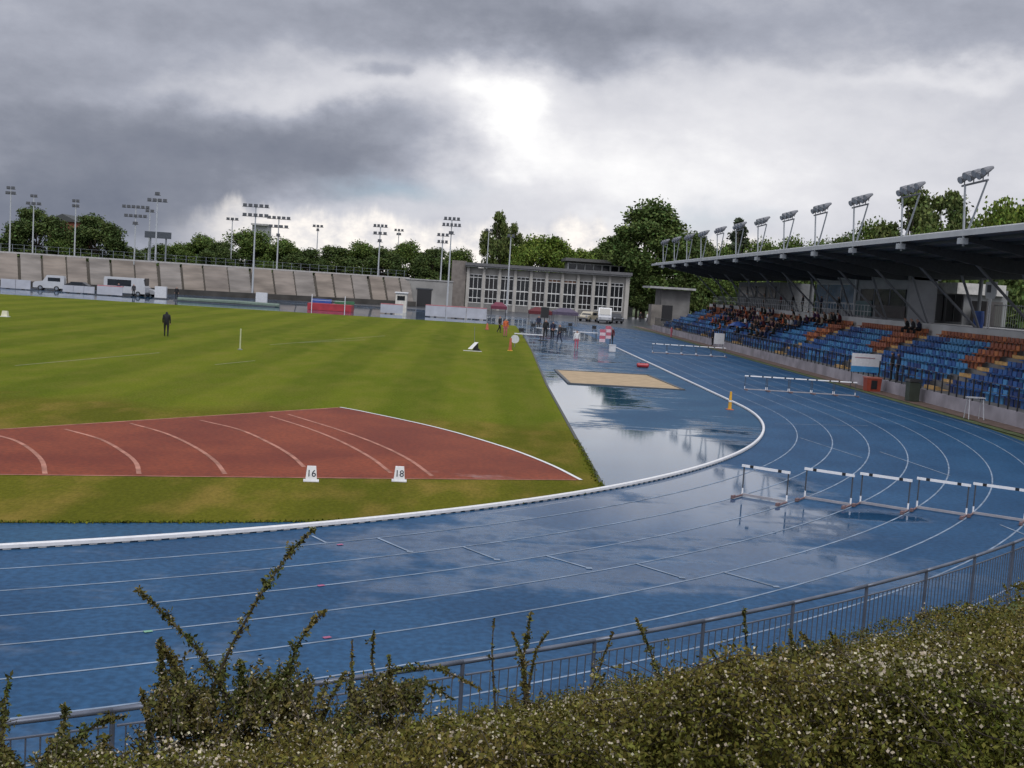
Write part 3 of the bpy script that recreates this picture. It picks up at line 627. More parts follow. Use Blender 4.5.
# roof
RB0, RB1, RZ0, RZ1 = 24.0, 37.0, 8.85, 7.75
def rzt(b): return RZ0+(RZ1-RZ0)*(b-RB0)/(RB1-RB0)
rf = MB().prism([(RB0, RZ0-.12), (RB1, RZ1-.12), (RB1, RZ1), (RB0, RZ0)], 'y', Y0-6, Y1+2).build('roof', mat('roof_sheet', (.13, .135, .15), .5, .2, .8, stretch=(1, 6, 1)), gs)
MB().box((RB0-.06, 90.5, RZ0-.06), (.1, 129, .26)).build('fascia', mat('fascia_metal', (.42, .43, .44), .4, .1, 1), rf)
MB().tube([(RB0+.05, Y0-6, RZ0+.1), (RB0+.05, Y1+2, RZ0+.1)], .05, 6).build('gutter', M_pale, rf)
FY = [55.6+8.25*k for k in range(-3, 12)]
for yy in FY:
    b = MB(); b.prism([(RB0+.1, RZ0-.16), (RB0+.1, RZ0-.42), (30, rzt(30)-1.0), (33.5, rzt(33.5)-.9), (RB1-.2, RZ1-.4), (RB1-.2, RZ1-.16)], 'y', yy-.1, yy+.1); b.build('roof_beam', M_dsteel, gs)
    for i, bb in enumerate((28.2, 31.2)):
        MB().tube([(32.6+.25*i, yy+.15*i, 3.95), (bb, yy+.15*i, rzt(bb)-.5)], .085, 8).build('strut', mat('strut_grey', (.16, .165, .18), .45, .15, 2), gs)
    MB().tube([(36.4, yy, -.02), (36.4, yy, rzt(36.4)-.1)], .14, 8).build('column', mat('column_grey', (.11, .115, .12), .6, .15, 2), gs)
for k in range(9):
    bb = RB0+.9+k*1.45; MB().box((bb, 90.5, rzt(bb)-.20), (.1, 128, .16)).build('purlin', M_dsteel, gs)
# railings of the stand
fr_ = thing('front_railing', 'dark steel railing on the low wall before the grandstand seats', 'railing', (24.1, 90, .84), world=True)
fp_ = MB()
for k in range(129):
    y_ = 34+.9*k
    if 48 < y_ < 136: MB().tube([(24.1, y_, .6), (24.1, y_, 1.72)], .04, 5).build('post', M_black, fr_)
    else: fp_.tube([(24.1, y_, .6), (24.1, y_, 1.72)], .04, 5)
fp_.build('far_posts', M_black, fr_)['kind'] = 'stuff'
for z in (1.72, 1.3): MB().tube([(24.1, 34, z), (24.1, 150, z)], .014, 5).build('rail', M_dsteel, fr_)
br_ = thing('concourse_railing', 'thin pale railing along the concourse above the grandstand seats', 'railing', (31.7, 90, 3.98), world=True); 
for yy in np.arange(90, 150, .8): MB().tube([(31.7, yy, 3.98), (31.7, yy, 5.0)], .022, 5).build('post', M_pale, br_)
for z in (5.0, 4.5): MB().tube([(31.7, 89, z), (31.7, 150, z)], .02, 5).build('rail', M_pale, br_)
bf = thing('mesh_fence', 'tall grey-green mesh fence at the back of the concourse', 'fence', (38.5, 70, 3.95), world=True); b = MB()
for yy in np.arange(48, 90, .35): b.tube([(38.6, yy, 0), (38.6, yy, 5.7)], .02, 4)
for z in (.41, 5.61): b.tube([(38.62, 48, z), (38.62, 90, z)], .012, 4)
b.build('bars', mat('mesh_green', (.09, .11, .09), .6), bf)
for z in (.4, 2.2, 4.0, 5.6): MB().tube([(38.6, 48, z), (38.6, 90, z)], .03, 5).build('rail', M_dsteel, bf)

# seats
def seat_mb(x, y, z, mb=None, n=0):
    mb = mb or MB(); mb.box((x, y, z+.40), (.38, .39, .05), n); mb.box((x+.19, y, z+.54), (.05, .39, .28), n); mb.box((x+.05, y, z+.19), (.06, .3, .38), n); return mb
SC = {'light blue': mat('seat_light_blue', (.07, .25, .48), .5, .2, .4), 'blue': mat('seat_blue', (.03, .11, .32), .5, .2, .4), 'navy blue': mat('seat_navy', (.02, .05, .18), .5, .2, .4), 'orange': mat('seat_orange', (.50, .17, .06), .55, .25, .4), 'rust': mat('seat_rust', (.32, .10, .05), .55, .25, .4), 'yellow': mat('seat_yellow', (.55, .32, .08), .55, .2, .4)}
SM = {k: seat_mb(0, 0, 0).mesh('stadium_seat', m) for k, m in SC.items()}
def seat_colour(i, y):
    a = max([q for q in AIS if q <= y] or [29.0]); t = y-a
    if i == ROWS-1: return random.choice(('rust', 'rust', 'orange'))
    if t < 1.0 and random.random() < .5: return 'yellow'
    if i >= 3 and t < 5.2-.4*(6-i): return random.choice(('rust', 'orange', 'rust'))
    if 10.5 < t: return random.choice(('navy blue', 'blue', 'blue'))
    return random.choice(('light blue', 'light blue', 'blue')) if i > 1 else random.choice(('blue', 'navy blue', 'light blue'))
seats = []
for i in range(ROWS):
    y_ = 47.0
    while y_ < 149.5:
        if min(abs(y_-a) for a in AIS) > 1.05: seats.append((y_, i, seat_colour(i, y_)))
        y_ += .52
def seen(y, i): # within the frame
    return 471+1121*(rb(i)+.5)/y < 1034
vis = sorted([s for s in seats if seen(*s[:2])]); near_ = vis[:295]; rest = [s for s in seats if s not in set(near_)]
row_w = ['front', 'second', 'third', 'fourth', 'fifth', 'sixth', 'top']
for y_, i, c in near_:
    blk = 'nearest block of seats' if y_ < 60 else 'second nearest block of seats'
    o = bpy.data.objects.new('stadium_seat', SM[c]); COL.objects.link(o); o.location = (rb(i)+.45, y_, rz_(i)+.001); o.rotation_euler = (0, 0, random.uniform(-.03, .03))
    tag(o, '%s plastic seat in the %s row of the %s' % (c, row_w[i], blk), 'seat', 'plastic seats in the grandstand')
sb = MB(); ks_ = list(SC)
for y_, i, c in rest: seat_mb(rb(i)+.45, y_, rz_(i)+.001, sb, ks_.index(c))
tag(sb.build('far_seats', [SC[k] for k in ks_]), 'remaining rows of blue and orange seats farther along the grandstand', 'seats', kind='stuff')

# spectators
occ = set(); cols = ['black', 'navy', 'maroon', 'dark grey', 'brown', 'orange', 'charcoal', 'white', 'beige', 'purple', 'dark green', 'dark blue', 'plum', 'dark brown']
SG = 'spectators seated in the grandstand'
cands = [s for s in seats if 96 < s[0] < 146]
for i, cnt in ((6, 22), (5, 22), (4, 20), (3, 16), (2, 10), (1, 6)):
    row = [s for s in cands if s[1] == i]; pool = cols[:]; random.shuffle(pool); wts = row
    for k in range(cnt):
        for _ in range(60):
            s = random.choice(row); 
            if i < 5 and not (100 < s[0] < 128): continue
            if all(abs(s[0]-q[0]) > .6 for q in occ if q[1] == i): break
        occ.add((s[0], i)); c = pool[k % len(pool)]; tr_ = 'black' if k < len(pool) else 'navy'
        # the seat pan is .42 above the tread
        person(random.choice((F_sit, F_sit2)), (rb(i)+.42, s[0], rz_(i)-.02), -PI/2+random.uniform(-.3, .3), c, tr_, 'spectator in %s jacket and %s trousers seated in the %s row of the crowd' % (c, tr_, row_w[i]), SG, random.uniform(.95, 1.05))
for k, (yy, c, lab) in enumerate(((99, 'black', 'spectator in black standing at the concourse railing nearest the glass box'), (104, 'navy', 'spectator in navy standing at the concourse railing, second from the glass box'), (110, 'dark grey', 'spectator in dark grey standing at the concourse railing above the crowd'), (113.5, 'black', 'spectator in black standing mid-concourse behind the crowd'), (118, 'maroon', 'spectator in maroon standing on the concourse behind the crowd'), (125, 'beige', 'spectator in beige standing on the concourse behind the crowd'), (133, 'white', 'spectator in white standing at the far end of the concourse'))):
    person(F_stand, (32.2, yy, 3.951), -PI/2, c, 'black', lab, 'spectators standing on the concourse')
for (px, py, j, lab) in ((836, 320, 'black', 'spectator in black sitting alone on the top row below the glass box'), (841, 320, 'maroon', 'spectator in maroon sitting beside the one in black below the glass box'), (909, 325, 'black', 'spectator in black huddled with two others on the top row'), (915, 325, 'dark grey', 'spectator in dark grey in the middle of the huddled three on the top row'), (921, 326, 'navy', 'spectator in navy at the near end of the huddled three on the top row')):
    x, y, z = ATX(px, py, rb(6)+.42); person(F_sit2, (x, y, rz_(6)-.02), -PI/2, j, 'black', lab, scale=1.05)

# commentary box on the concourse
cb = thing('commentary_box', 'glass-fronted commentary box standing on the concourse under the roof', 'building', (36, 100, 3.95), world=True)
M_cbw = mat('box_cladding', (.30, .31, .33), .6, .12, .8)
MB().box((35.3, 100, 5.75), (2.2, 24, 3.6)).build('wall', M_cbw, cb)
MB().box((35.3, 106.2, 7.45), (2.9, 12.4, .3)).build('roof_edge', M_pale, cb)
MB().box((35.4, 94, 7.45), (2.5, 12, .4)).build('upper_band', M_conc, cb)
for k in range(3):
    w = MB(); w.box((34.16, 102.3+4*k, 5.65), (.1, 3.7, 2.3)); p_ = w.build('window', M_bglass, cb)
    f = MB(); f.box((34.1, 102.3+4*k, 5.1), (.06, 3.8, .08)); f.box((34.1, 102.3+4*k-1.9, 5.65), (.06, .08, 2.4)); f.box((34.1, 102.3+4*k, 6.84), (.06, 3.8, .08)); f.build('frame', M_pale, p_)
for k in range(3):
    w = MB(); w.box((34.16, 90.2+3.6*k, 5.75), (.1, 3.3, 1.4)); p_ = w.build('window', M_glass, cb)
    f = MB(); f.box((34.1, 90.2+3.6*k, 6.48), (.06, 3.4, .08)); f.box((34.1, 90.2+3.6*k+1.68, 5.75), (.06, .1, 1.5)); f.build('frame', M_grey, p_)
MB().box((34.05, 97.8, 4.75), (.08, 4.0, 1.3)).build('glass_screen', M_tglass, cb)
MB().box((34.05, 91.5, 4.6), (.08, 6.5, 1.0)).build('parapet', mat('parapet_brick', (.11, .10, .10), .8), cb)
MB().box((34.03, 100.2, 5.8), (.14, .3, 3.5)).build('pier', M_pale, cb)
# panelled block and kiosk
kb_ = thing('panelled_kiosk', 'grey panelled kiosk with a pale roof band under the stand roof', 'kiosk', (37, 82, 3.95), world=True)
MB().box((39.4, 88.6, 4.7), (3.4, 5.4, 4.2)).build('wall', mat('kiosk_panel', (.20, .205, .21), .6, .2, .8, stretch=(1, 8, .3)), kb_)
MB().box((38.8, 88.4, 6.75), (3.8, 5.9, .85)).build('roof_band', mat('kiosk_band', (.45, .44, .42), .6), kb_)
for yy in (90.2, 88.2, 86.7): MB().box((37.66, yy, 5.2), (.1, 1.2, 2.1)).build('opening', M_black, kb_)
MB().box((38.6, 83.9, 4.9), (1.2, 2.6, 1.9)).build('counter_block', mat('kiosk_dark', (.06, .055, .055), .7), kb_)
bn = thing('blue_barrel', 'blue plastic barrel standing on the concourse beside the kiosk', 'barrel', (33.6, 74, 3.95), world=True)
MB().tube([(33.6, 74, 3.95), (33.6, 74, 4.3), (33.6, 74, 4.7), (33.6, 74, 5.0)], [.3, .34, .34, .3], 14).build('body', M_blue, bn); MB().tube([(33.6, 74, 5.0), (33.6, 74, 5.06)], .31, 14).build('lid', mat('barrel_lid', (.03, .12, .4), .4), bn)
hp = thing('hoop_board', 'white board on a twin white post under the grandstand roof', 'board', (33.4, 72.2, 3.95), world=True)
for s in (-.12, .12): MB().tube([(33.4+.05*s, 72.2+s*1.3, 3.95), (33.4, 72.2+s, 6.0)], .045, 6).build('post', M_white, hp)
MB().prism([(71.7, 5.9), (72.7, 5.9), (72.95, 6.2), (72.95, 7.0), (71.45, 7.0), (71.45, 6.2)], 'x', 33.35, 33.45).build('board', M_white, hp)
MB().box((33.33, 72.35, 6.55), (.04, .5, .5)).build('dark_emblem', M_dsteel, hp)
fb = thing('press_booth', 'grey booth with dark windows at the far end of the concourse', 'building', (36, 137, 3.95), world=True)
MB().box((36.4, 137, 5.5), (4, 20, 3.1)).build('wall', mat('booth_wall', (.13, .135, .14), .7), fb)
for k in range(4): MB().box((34.36, 130+4.6*k, 5.9), (.1, 3.4, 1.3)).build('window', M_glass, fb)

# roof floodlights
def lamp_head(mb, c, w, d, h, rx, mi=0): mb.box(c, (w, d, h), mi)
fl0 = thing('roof_floodlight', 'x', 'floodlight', (0, 0, 0))
M_mast = mat('mast_grey', (.36, .38, .40), .45, .1, 3); M_lampb = mat('lamp_body', (.14, .145, .16), .45, .2, 5); M_lampg = mat('lamp_glass', (.30, .31, .35), .15, .1, 5)
LX = 1.0   # the frame leans towards the field
MB().tube([(.15, 0, -.7), (-.05, 0, 2.30)], .06, 8, r2=.05).build('mast', M_mast, fl0)
MB().tube([(.25, -.15, .1), (.25, -.9, 1.15), (.2, -1.85, 2.38)], .055, 8, r2=.045).build('raking_strut', M_mast, fl0)
MB().box((.1, 0, -.45), (.4, .4, .3)).build('bracket', M_mast, fl0)
g_ = MB(); g_.tube([(-.05, .35, 2.28), (.15, -2.05, 2.38)], .055, 6); g_.build('gantry', M_lampb, fl0)
for k in range(6):
    t = k/5; x = -.05+.2*t; y = .2-2.1*t; z = 2.62+.08*t+.16*(k % 2)
    lp = MB(); lp.tube([(x+.28, y+.05, z+.16), (x+.05, y+.02, z+.04), (x-.22, y-.06, z-.10)], [.07, .15, .19], 10); lp.tube([(x+.05, y, z-.3), (x+.05, y, z)], .03, 5); l_ = lp.build('lamp', M_lampb, fl0)
    MB().tube([(x-.222, y-.061, z-.101), (x-.232, y-.063, z-.106)], .17, 10).build('lens', M_lampg, l_)
pxs = [965, 902, 853.5, 814.5, 783, 758, 735, 717, 701, 688, 675, 663.5]; ordw = ['nearest', 'second', 'third', 'fourth', 'fifth', 'sixth', 'seventh', 'eighth', 'ninth', 'tenth', 'eleventh', 'farthest']
for i, px in enumerate(pxs):
    o = fl0 if i == 0 else copy_tree(fl0); yy = 55.4+8.2*i
    o.location = (RB0-.15, yy, RZ0-.0); o.rotation_euler = (0, 0, 0)
    w = ordw[i]; lab = ('nearest floodlight frame on the grandstand roof edge' if i == 0 else 'farthest floodlight frame on the grandstand roof edge' if i == 11 else '%s floodlight frame from the near end of the grandstand roof' % w)
    tag(o, lab, 'floodlight', 'floodlight frames along the grandstand roof')

# things along the verge
b = thing('banner_board', 'white and blue banner board on a frame before the grandstand railing', 'banner', (23.3, 70.2, .03), world=True)
xb, yb, zb = 23.3, 65.6, 0
MB().box((xb, yb, 1.72), (1.75, .06, .75)).build('white_panel', M_white, b); MB().box((xb, yb, 1.17), (1.75, .062, .35)).build('blue_panel', mat('banner_blue', (.05, .25, .5), .5), b)
for s in (-.8, .8): MB().tube([(xb+s, yb+.05, .03), (xb+s, yb+.05, 2.1)], .025, 6).build('post', M_dsteel, b)
MB().box((xb-.1, yb-.04, 1.85), (1.2, .01, .05)).build('lettering_strip', mat('banner_ink', (.35, .2, .22), .6), b)
b = thing('equipment_crate', 'orange-red open crate on the verge under the banner board', 'crate', (23.2, 64.0, .03), world=True)
MB().box((23.2, 64.0, .40), (.8, .6, .74), taper=1.08).build('body', mat('crate_red', (.30, .05, .025), .6), b); MB().box((23.2, 64.0, .80), (.94, .7, .07)).build('rim', mat('crate_rim', (.4, .12, .08), .6), b); MB().box((23.2, 63.68, .42), (.35, .03, .5)).build('dark_slot', M_black, b)
b = thing('litter_bin', 'dark green litter bin on the verge below the near seats', 'bin', (23.4, 58.5, .03), world=True)
MB().box((23.4, 58.5, .55), (.55, .55, 1.0), taper=1.05).build('body', mat('bin_green', (.04, .05, .035), .6), b); MB().box((23.4, 58.5, 1.14), (.68, .68, .14), taper=.85).build('lid', M_black, b)
b = thing('trestle_stand', 'small pale metal trestle standing on the verge before the near seats', 'trestle', (23.2, 50.6, .03), world=True)
for s in (-.32, .32):
    for q in (-.2, .2): MB().tube([(23.2+s*1.1, 50.6+q*1.3, .03), (23.2+s, 50.6+q*.5, 1.0)], .022, 6).build('leg', M_pale, b)
MB().box((23.2, 50.6, 1.02), (.8, .35, .05)).build('top', M_pale, b)
b = thing('small_sign_board', 'small white board on a low stand before the crowd', 'sign', (22.8, 104, .03), world=True)
MB().box((22.9, 104, 1.05), (.95, .06, 1.0)).build('panel', M_white, b)
for s in (-.35, .35): MB().tube([(22.9+s, 104.05, .03), (22.9+s, 104.05, 1.2)], .03, 6).build('post', M_grey, b)
um = thing('umbrella', 'blue open umbrella held over seats low in the crowd', 'umbrella', (25.3, 107.5, rz_(0)), world=True)
u = MB(); ux, uy, uz = 25.4, 107.5, 2.7
ring = [[(ux+r*math.cos(a), uy+r*math.sin(a), uz-d) for a in np.linspace(0, 2*PI, 9)[:-1]] for r, d in ((.06, 0), (.5, .12), (.95, .42))]
vs = sum(ring, []); u.faces(vs, [(i*8+k, (i+1)*8+k, (i+1)*8+(k+1) % 8, i*8+(k+1) % 8) for i in range(2) for k in range(8)]+[tuple(range(8))]); u.build('canopy', M_blue, um); MB().tube([(ux, uy, rz_(0)), (ux, uy, uz+.1)], .018, 6).build('shaft', M_dsteel, um)
for k, (px, py, j, lab) in enumerate(((889, 381, 'black', 'steward in black leaning on the railing near the banner board'), (898, 383, 'navy', 'steward in navy leaning on the railing right of the other steward'))):
    x, y = G(px, py+4); person(F_pocket, (24.6, 64.9-.95*k, rz_(0)+.001), -1.9, j, 'black', lab)

# ------------------------------------------------------------------ things on the lawn and the apron
x, y = G(733, 410); t = thing('yellow_cone', 'yellow marker cone standing on the white kerb of the bend', 'cone', (x-.15, y, .006), world=True); X0 = x-.15
MB().tube([(X0, y, .03), (X0, y, .45), (X0, y, .8)], [.085, .065, .045], 12).build('cone', M_yellow, t); MB().box((X0, y, .02), (.3, .3, .03)).build('base', M_orange, t); MB().tube([(X0, y, .35), (X0, y, .42)], .078, 12, r2=.074).build('band', M_white, t)
x, y = G(474, 351); t = thing('wind_sleeve_board', 'white tilted board propped on a black foot in the middle of the lawn', 'board', (x, y, .016), world=True)
MB().faces([(x-.45, y, .12), (x+.02, y+.15, .62), (x+.28, y+.15, .62), (x-.15, y, .12), (x-.45, y+.06, .12), (x+.02, y+.21, .62), (x+.28, y+.21, .62), (x-.15, y+.06, .12)], [(0, 1, 2, 3), (7, 6, 5, 4), (0, 4, 5, 1), (1, 5, 6, 2), (2, 6, 7, 3), (3, 7, 4, 0)]).build('panel', M_white, t)
MB().prism([(x-.1, .02), (x+.5, .02), (x+.3, .2), (x+.25, .6), (x+.1, .6)], 'y', y+.25, y+.45).build('foot', M_black, t)
MB().box((x-.1, y-.6, .03), (1.3, .2, .04)).build('base_plate', M_pale, t)
MB().tube([(x, y+.3, .3), (x-.05, y+.3, 1.7)], .014, 6).build('thin_pole', M_grey, t)
x, y = G(5, 317); t = thing('corner_marker', 'small pale marker box at the left edge of the lawn', 'marker', (x, y, .016), world=True); MB().box((x, y, .24), (.45, .4, .44), taper=.75).build('box', mat('cream_plastic', (.6, .58, .45), .6), t); MB().box((x, y, .04), (.6, .5, .05)).build('base', M_pale, t)
x, y = G(240, 350); t = thing('marker_pole', 'slim pale pole standing in the lawn right of the person in black', 'pole', (x, y, .016), world=True); MB().tube([(x, y, .016), (x, y, 1.25)], .05, 6, r2=.04).build('shaft', mat('pole_cream', (.4, .42, .25), .6), t); MB().tube([(x, y, .016), (x, y, .06)], .14, 8).build('foot', M_grey, t)
x, y = G(510, 351); t = thing('orange_marker_post', 'orange marker post standing on the lawn edge', 'marker', (x, y, .016), world=True); MB().tube([(x, y, .05), (x, y, .4), (x, y, .95)], [.13, .11, .08], 10).build('post', M_orange, t); MB().box((x, y, .03), (.36, .36, .05)).build('base', M_yellow, t)
x, y = G(514.5, 347); t = thing('round_sign', 'round white sign board beside the orange marker post', 'sign', (x, y, .004), world=True); MB().tube([(x, y-.03, .62), (x, y+.03, .62)], .33, 20).build('disc', M_pale, t); MB().tube([(x, y+.05, .004), (x, y+.05, .6)], .03, 6).build('post', M_grey, t)
x, y = G(487, 330); t = thing('orange_cone', 'small orange cone far out on the lawn', 'cone', (x, y, .016), world=True); MB().tube([(x, y, .04), (x, y, .7)], .2, 10, r2=.05).build('cone', M_orange, t); MB().box((x, y, .03), (.5, .5, .04)).build('base', M_black, t)
# pink runway flags / feather boards
for px, h, lab, c in ((602, 1.5, 'pink striped flag board on the apron, left of a pair', 'pink'), (607.5, 1.8, 'taller pink striped flag board on the apron, right of a pair', 'pink')):
    x, y = G(px, 346); t = thing('flag_board', lab, 'flag', (x, y, .004), world=True); MB().tube([(x+.25, y, .004), (x+.25, y, h)], .03, 6).build('pole', M_grey, t); f = MB()
    for k in range(4): f.box((x-.02, y, h-.18-k*.28), (.5, .04, .27), k % 2)
    f.build('cloth', [cloth('pink'), mat('flag_pale', (.55, .42, .46), .8)], t)
x, y = G(643, 368); t = thing('red_bag', 'red sports bag lying by the kerb behind the sand pit', 'bag', (x, y, .02), world=True); MB().tube([(x-.42, y, .16), (x-.36, y, .17), (x+.3, y, .17), (x+.36, y, .16)], [.09, .15, .15, .09], 12).build('body', M_red, t); MB().tube([(x-.22, y-.06, .3), (x-.15, y-.06, .43), (x+.08, y-.06, .43), (x+.15, y-.06, .3)], .012, 5).build('handle', M_black, t)
x, y = G(612, 352); t = thing('white_bin_box', 'white plastic box at the far end of the kerb', 'box', (x, y, .004), world=True); MB().box((x, y, .28), (.5, .42, .5)).build('body', M_pale, t); MB().box((x, y, .56), (.56, .46, .05)).build('lid', M_pale, t)

# canopies and tables in the middle distance
def canopy_tent(px0, px1, py_top, y, h, m, label, sag=.5):
    x0 = AT(px0, 320, y)[0]; x1 = AT(px1, 320, y)[0]; w = x1-x0; t = thing('canopy_tent', label, 'tent', ((x0+x1)/2, y, -.015), world=True)
    for xx in (x0+.1, x1-.1):
        for yy in (y-1.4, y+1.4): MB().tube([(xx, yy, -.015), (xx, yy, h)], .035, 6).build('leg', M_dsteel, t)
    c = MB(); r = [(x0, y-1.5, h), (x1, y-1.5, h), (x1, y+1.5, h), (x0, y+1.5, h)]; a, b_ = ((x0+w*.3), y, h+.5), ((x1-w*.3), y, h+.5)
    c.faces(r+[a, b_], [(0, 1, 5, 4), (2, 3, 4, 5), (1, 2, 5), (3, 0, 4)]); q = [(p[0], p[1], h-.4) for p in r]; c.faces(r+q, [(4, 5, 1, 0), (5, 6, 2, 1), (6, 7, 3, 2), (7, 4, 0, 3)]); c.build('canopy', m, t)
canopy_tent(528, 551, 306, 142, 1.75, cloth('maroon'), 'maroon canopy tent before the windowed hall')
canopy_tent(552, 577, 306, 146, 1.75, mat('plum_canvas', (.07, .055, .09), .8), 'dark plum canopy tent right of the maroon one')
canopy_tent(490, 506, 306, 150, 1.9, mat('wine_canvas', (.12, .02, .04), .8), 'wine-red canopy tent behind the corner of the lawn')
for px, py, lab in ((528, 343, 'long pale table on the wet apron, nearest of the row'), (548, 336, 'long pale table behind the nearest one on the apron'), (585, 340, 'long pale table at the right of the apron row')):
    x, y = G(px, py); t = thing('folding_table', lab, 'table', (x, y, .004), world=True); MB().box((x, y, .74), (2.4, .75, .05)).build('top', M_pale, t)
    for a in (-1.05, 1.05):
        for q in (-.3, .3): MB().tube([(x+a, y+q, .004), (x+a, y+q, .72)], .025, 5).build('leg', M_dsteel, t)
for k, (px, py) in enumerate(((521, 338), (533, 332), (564, 337), (570, 331), (594, 334))):
    x, y = G(px, py); t = thing('folding_chair', 'dark folding chair on the apron, %s from the lawn side' % ['first', 'second', 'third', 'fourth', 'last'][k], 'chair', (x, y, .004), world=True, group='folding chairs on the apron')
    MB().box((x, y, .45), (.45, .45, .04)).build('seat', M_black, t); MB().box((x, y+.22, .72), (.45, .04, .35)).build('backrest', M_black, t)
    for a in (-.2, .2):
        for q in (-.2, .2): MB().tube([(x+a, y+q, .004), (x+a, y+q, .44)], .018, 5).build('leg', M_dsteel, t)
t = thing('speaker_pole', 'tall black loudspeaker pole standing on the apron', 'loudspeaker', (*G(543, 341), .004), world=True); x, y = G(543, 341); MB().tube([(x, y, .004), (x, y, 2.3)], .04, 6).build('pole', M_black, t); MB().box((x, y, 2.55), (.7, .5, .95)).build('cabinet', M_black, t); MB().tube([(x, y, .004), (x, y, .08)], .45, 10).build('base', M_black, t)

# high-jump mat, barriers and boxes beyond the lawn
x0, y0 = G(331, 311); y0 = 146.0; x0 = AT(331, 305, y0)[0]; t = thing('landing_mat', 'red high-jump landing mat with blue and green covers beyond the lawn', 'mat', (x0, y0, 0), world=True)
MB().box((x0, y0, .45), (5.6, 3, .85)).build('mat_body', M_red, t); MB().box((x0-1.4, y0+1.2, 1.15), (2.6, .8, .5)).build('blue_cover', M_blue, t); MB().box((x0+1.6, y0+1.2, 1.1), (2.5, .8, .4)).build('green_cover', M_green, t)
for s in (-2.2, 2.0): MB().tube([(x0+s, y0-1.9, 0), (x0+s, y0-1.9, 2.0)], .05, 6).build('upright', M_white, t)
MB().tube([(x0-2.2, y0-1.9, 1.3), (x0+2.0, y0-1.9, 1.3)], .02, 5).build('bar', M_white, t)
def barrier(px0, px1, y, h, label, n, redtop=True):
    x0 = AT(px0, 312, y)[0]; x1 = AT(px1, 312, y)[0]; t = thing('white_barrier', label, 'barrier', ((x0+x1)/2, y, -.01), world=True); w = (x1-x0)/n
    for k in range(n):
        MB().box((x0+w*(k+.5), y, .12+h/2), (w*.97, .12, h)).build('panel', mat('panel_white', (.36, .37, .41), .5, .12, 1), t)
        if redtop: MB().box((x0+w*(k+.5), y+.3, h+.18), (w*.97, .7, .1)).build('top_strip', mat('faded_red', (.36, .12, .13), .6), t)
        MB().box((x0+w*(k+.5), y, .05), (.3, .5, .12)).build('foot', M_black, t)
barrier(425, 487, 146, 1.35, 'long white barrier with faded red top beyond the lawn', 3)
barrier(380, 403, 148, 1.1, 'short white barrier with dark end beside the hut', 1)
barrier(0, 30, 152, 1.2, 'white hoarding at the left edge below the old terrace', 2, False)
barrier(62, 94, 151, .9, 'low blue-grey hoarding between the small van and the coach', 3, False)
barrier(96, 122, 150, 1.1, 'white hoarding with red trim before the white coach', 1)
for px0, px1, z0, z1, y, lab in ((396, 407, 0, 2.3, 158, 'small white hut with a dark window before the grey wall'),):
    x0 = AT(px0, 300, y)[0]; x1 = AT(px1, 300, y)[0]; t = thing('white_hut', lab, 'hut', ((x0+x1)/2, y, -.015), world=True); MB().box(((x0+x1)/2, y, 1.35), (x1-x0, 2, 2.7)).build('wall', mat('hut_cream', (.55, .52, .46), .7), t); MB().box(((x0+x1)/2, y-1.02, 2.0), ((x1-x0)*.7, .06, .6)).build('window', M_glass, t); MB().box(((x0+x1)/2, y, 2.75), (x1-x0+.3, 2.4, .12)).build('roof', M_white, t)
for px, y, lab in ((161, 150, 'white square box board below the old terrace, left of two'), (262, 152, 'white square box board below the old terrace, right of two')):
    x, yy, z = AT(px, 290, y); t = thing('white_box_board', lab, 'board', (x, y, -.015), world=True); MB().box((x, y, .9), (1.5, .5, 1.5)).build('panel', M_pale, t); MB().box((x, y, .06), (1.9, .8, .12)).build('base', M_dsteel, t)
x0 = AT(225, 300, 146)[0]; t = thing('discus_net_roll', 'long grey-green rolled cover lying beyond the lawn', 'roll', (x0, 146, 0), world=True); MB().tube([(x0-6, 146, .25), (x0+1, 146, .3), (x0+7, 146, .22)], .28, 8).build('roll', mat('cover_green', (.12, .16, .13), .8), t); MB().box((x0, 146, .05), (13, .5, .1)).build('pallet', M_dsteel, t)

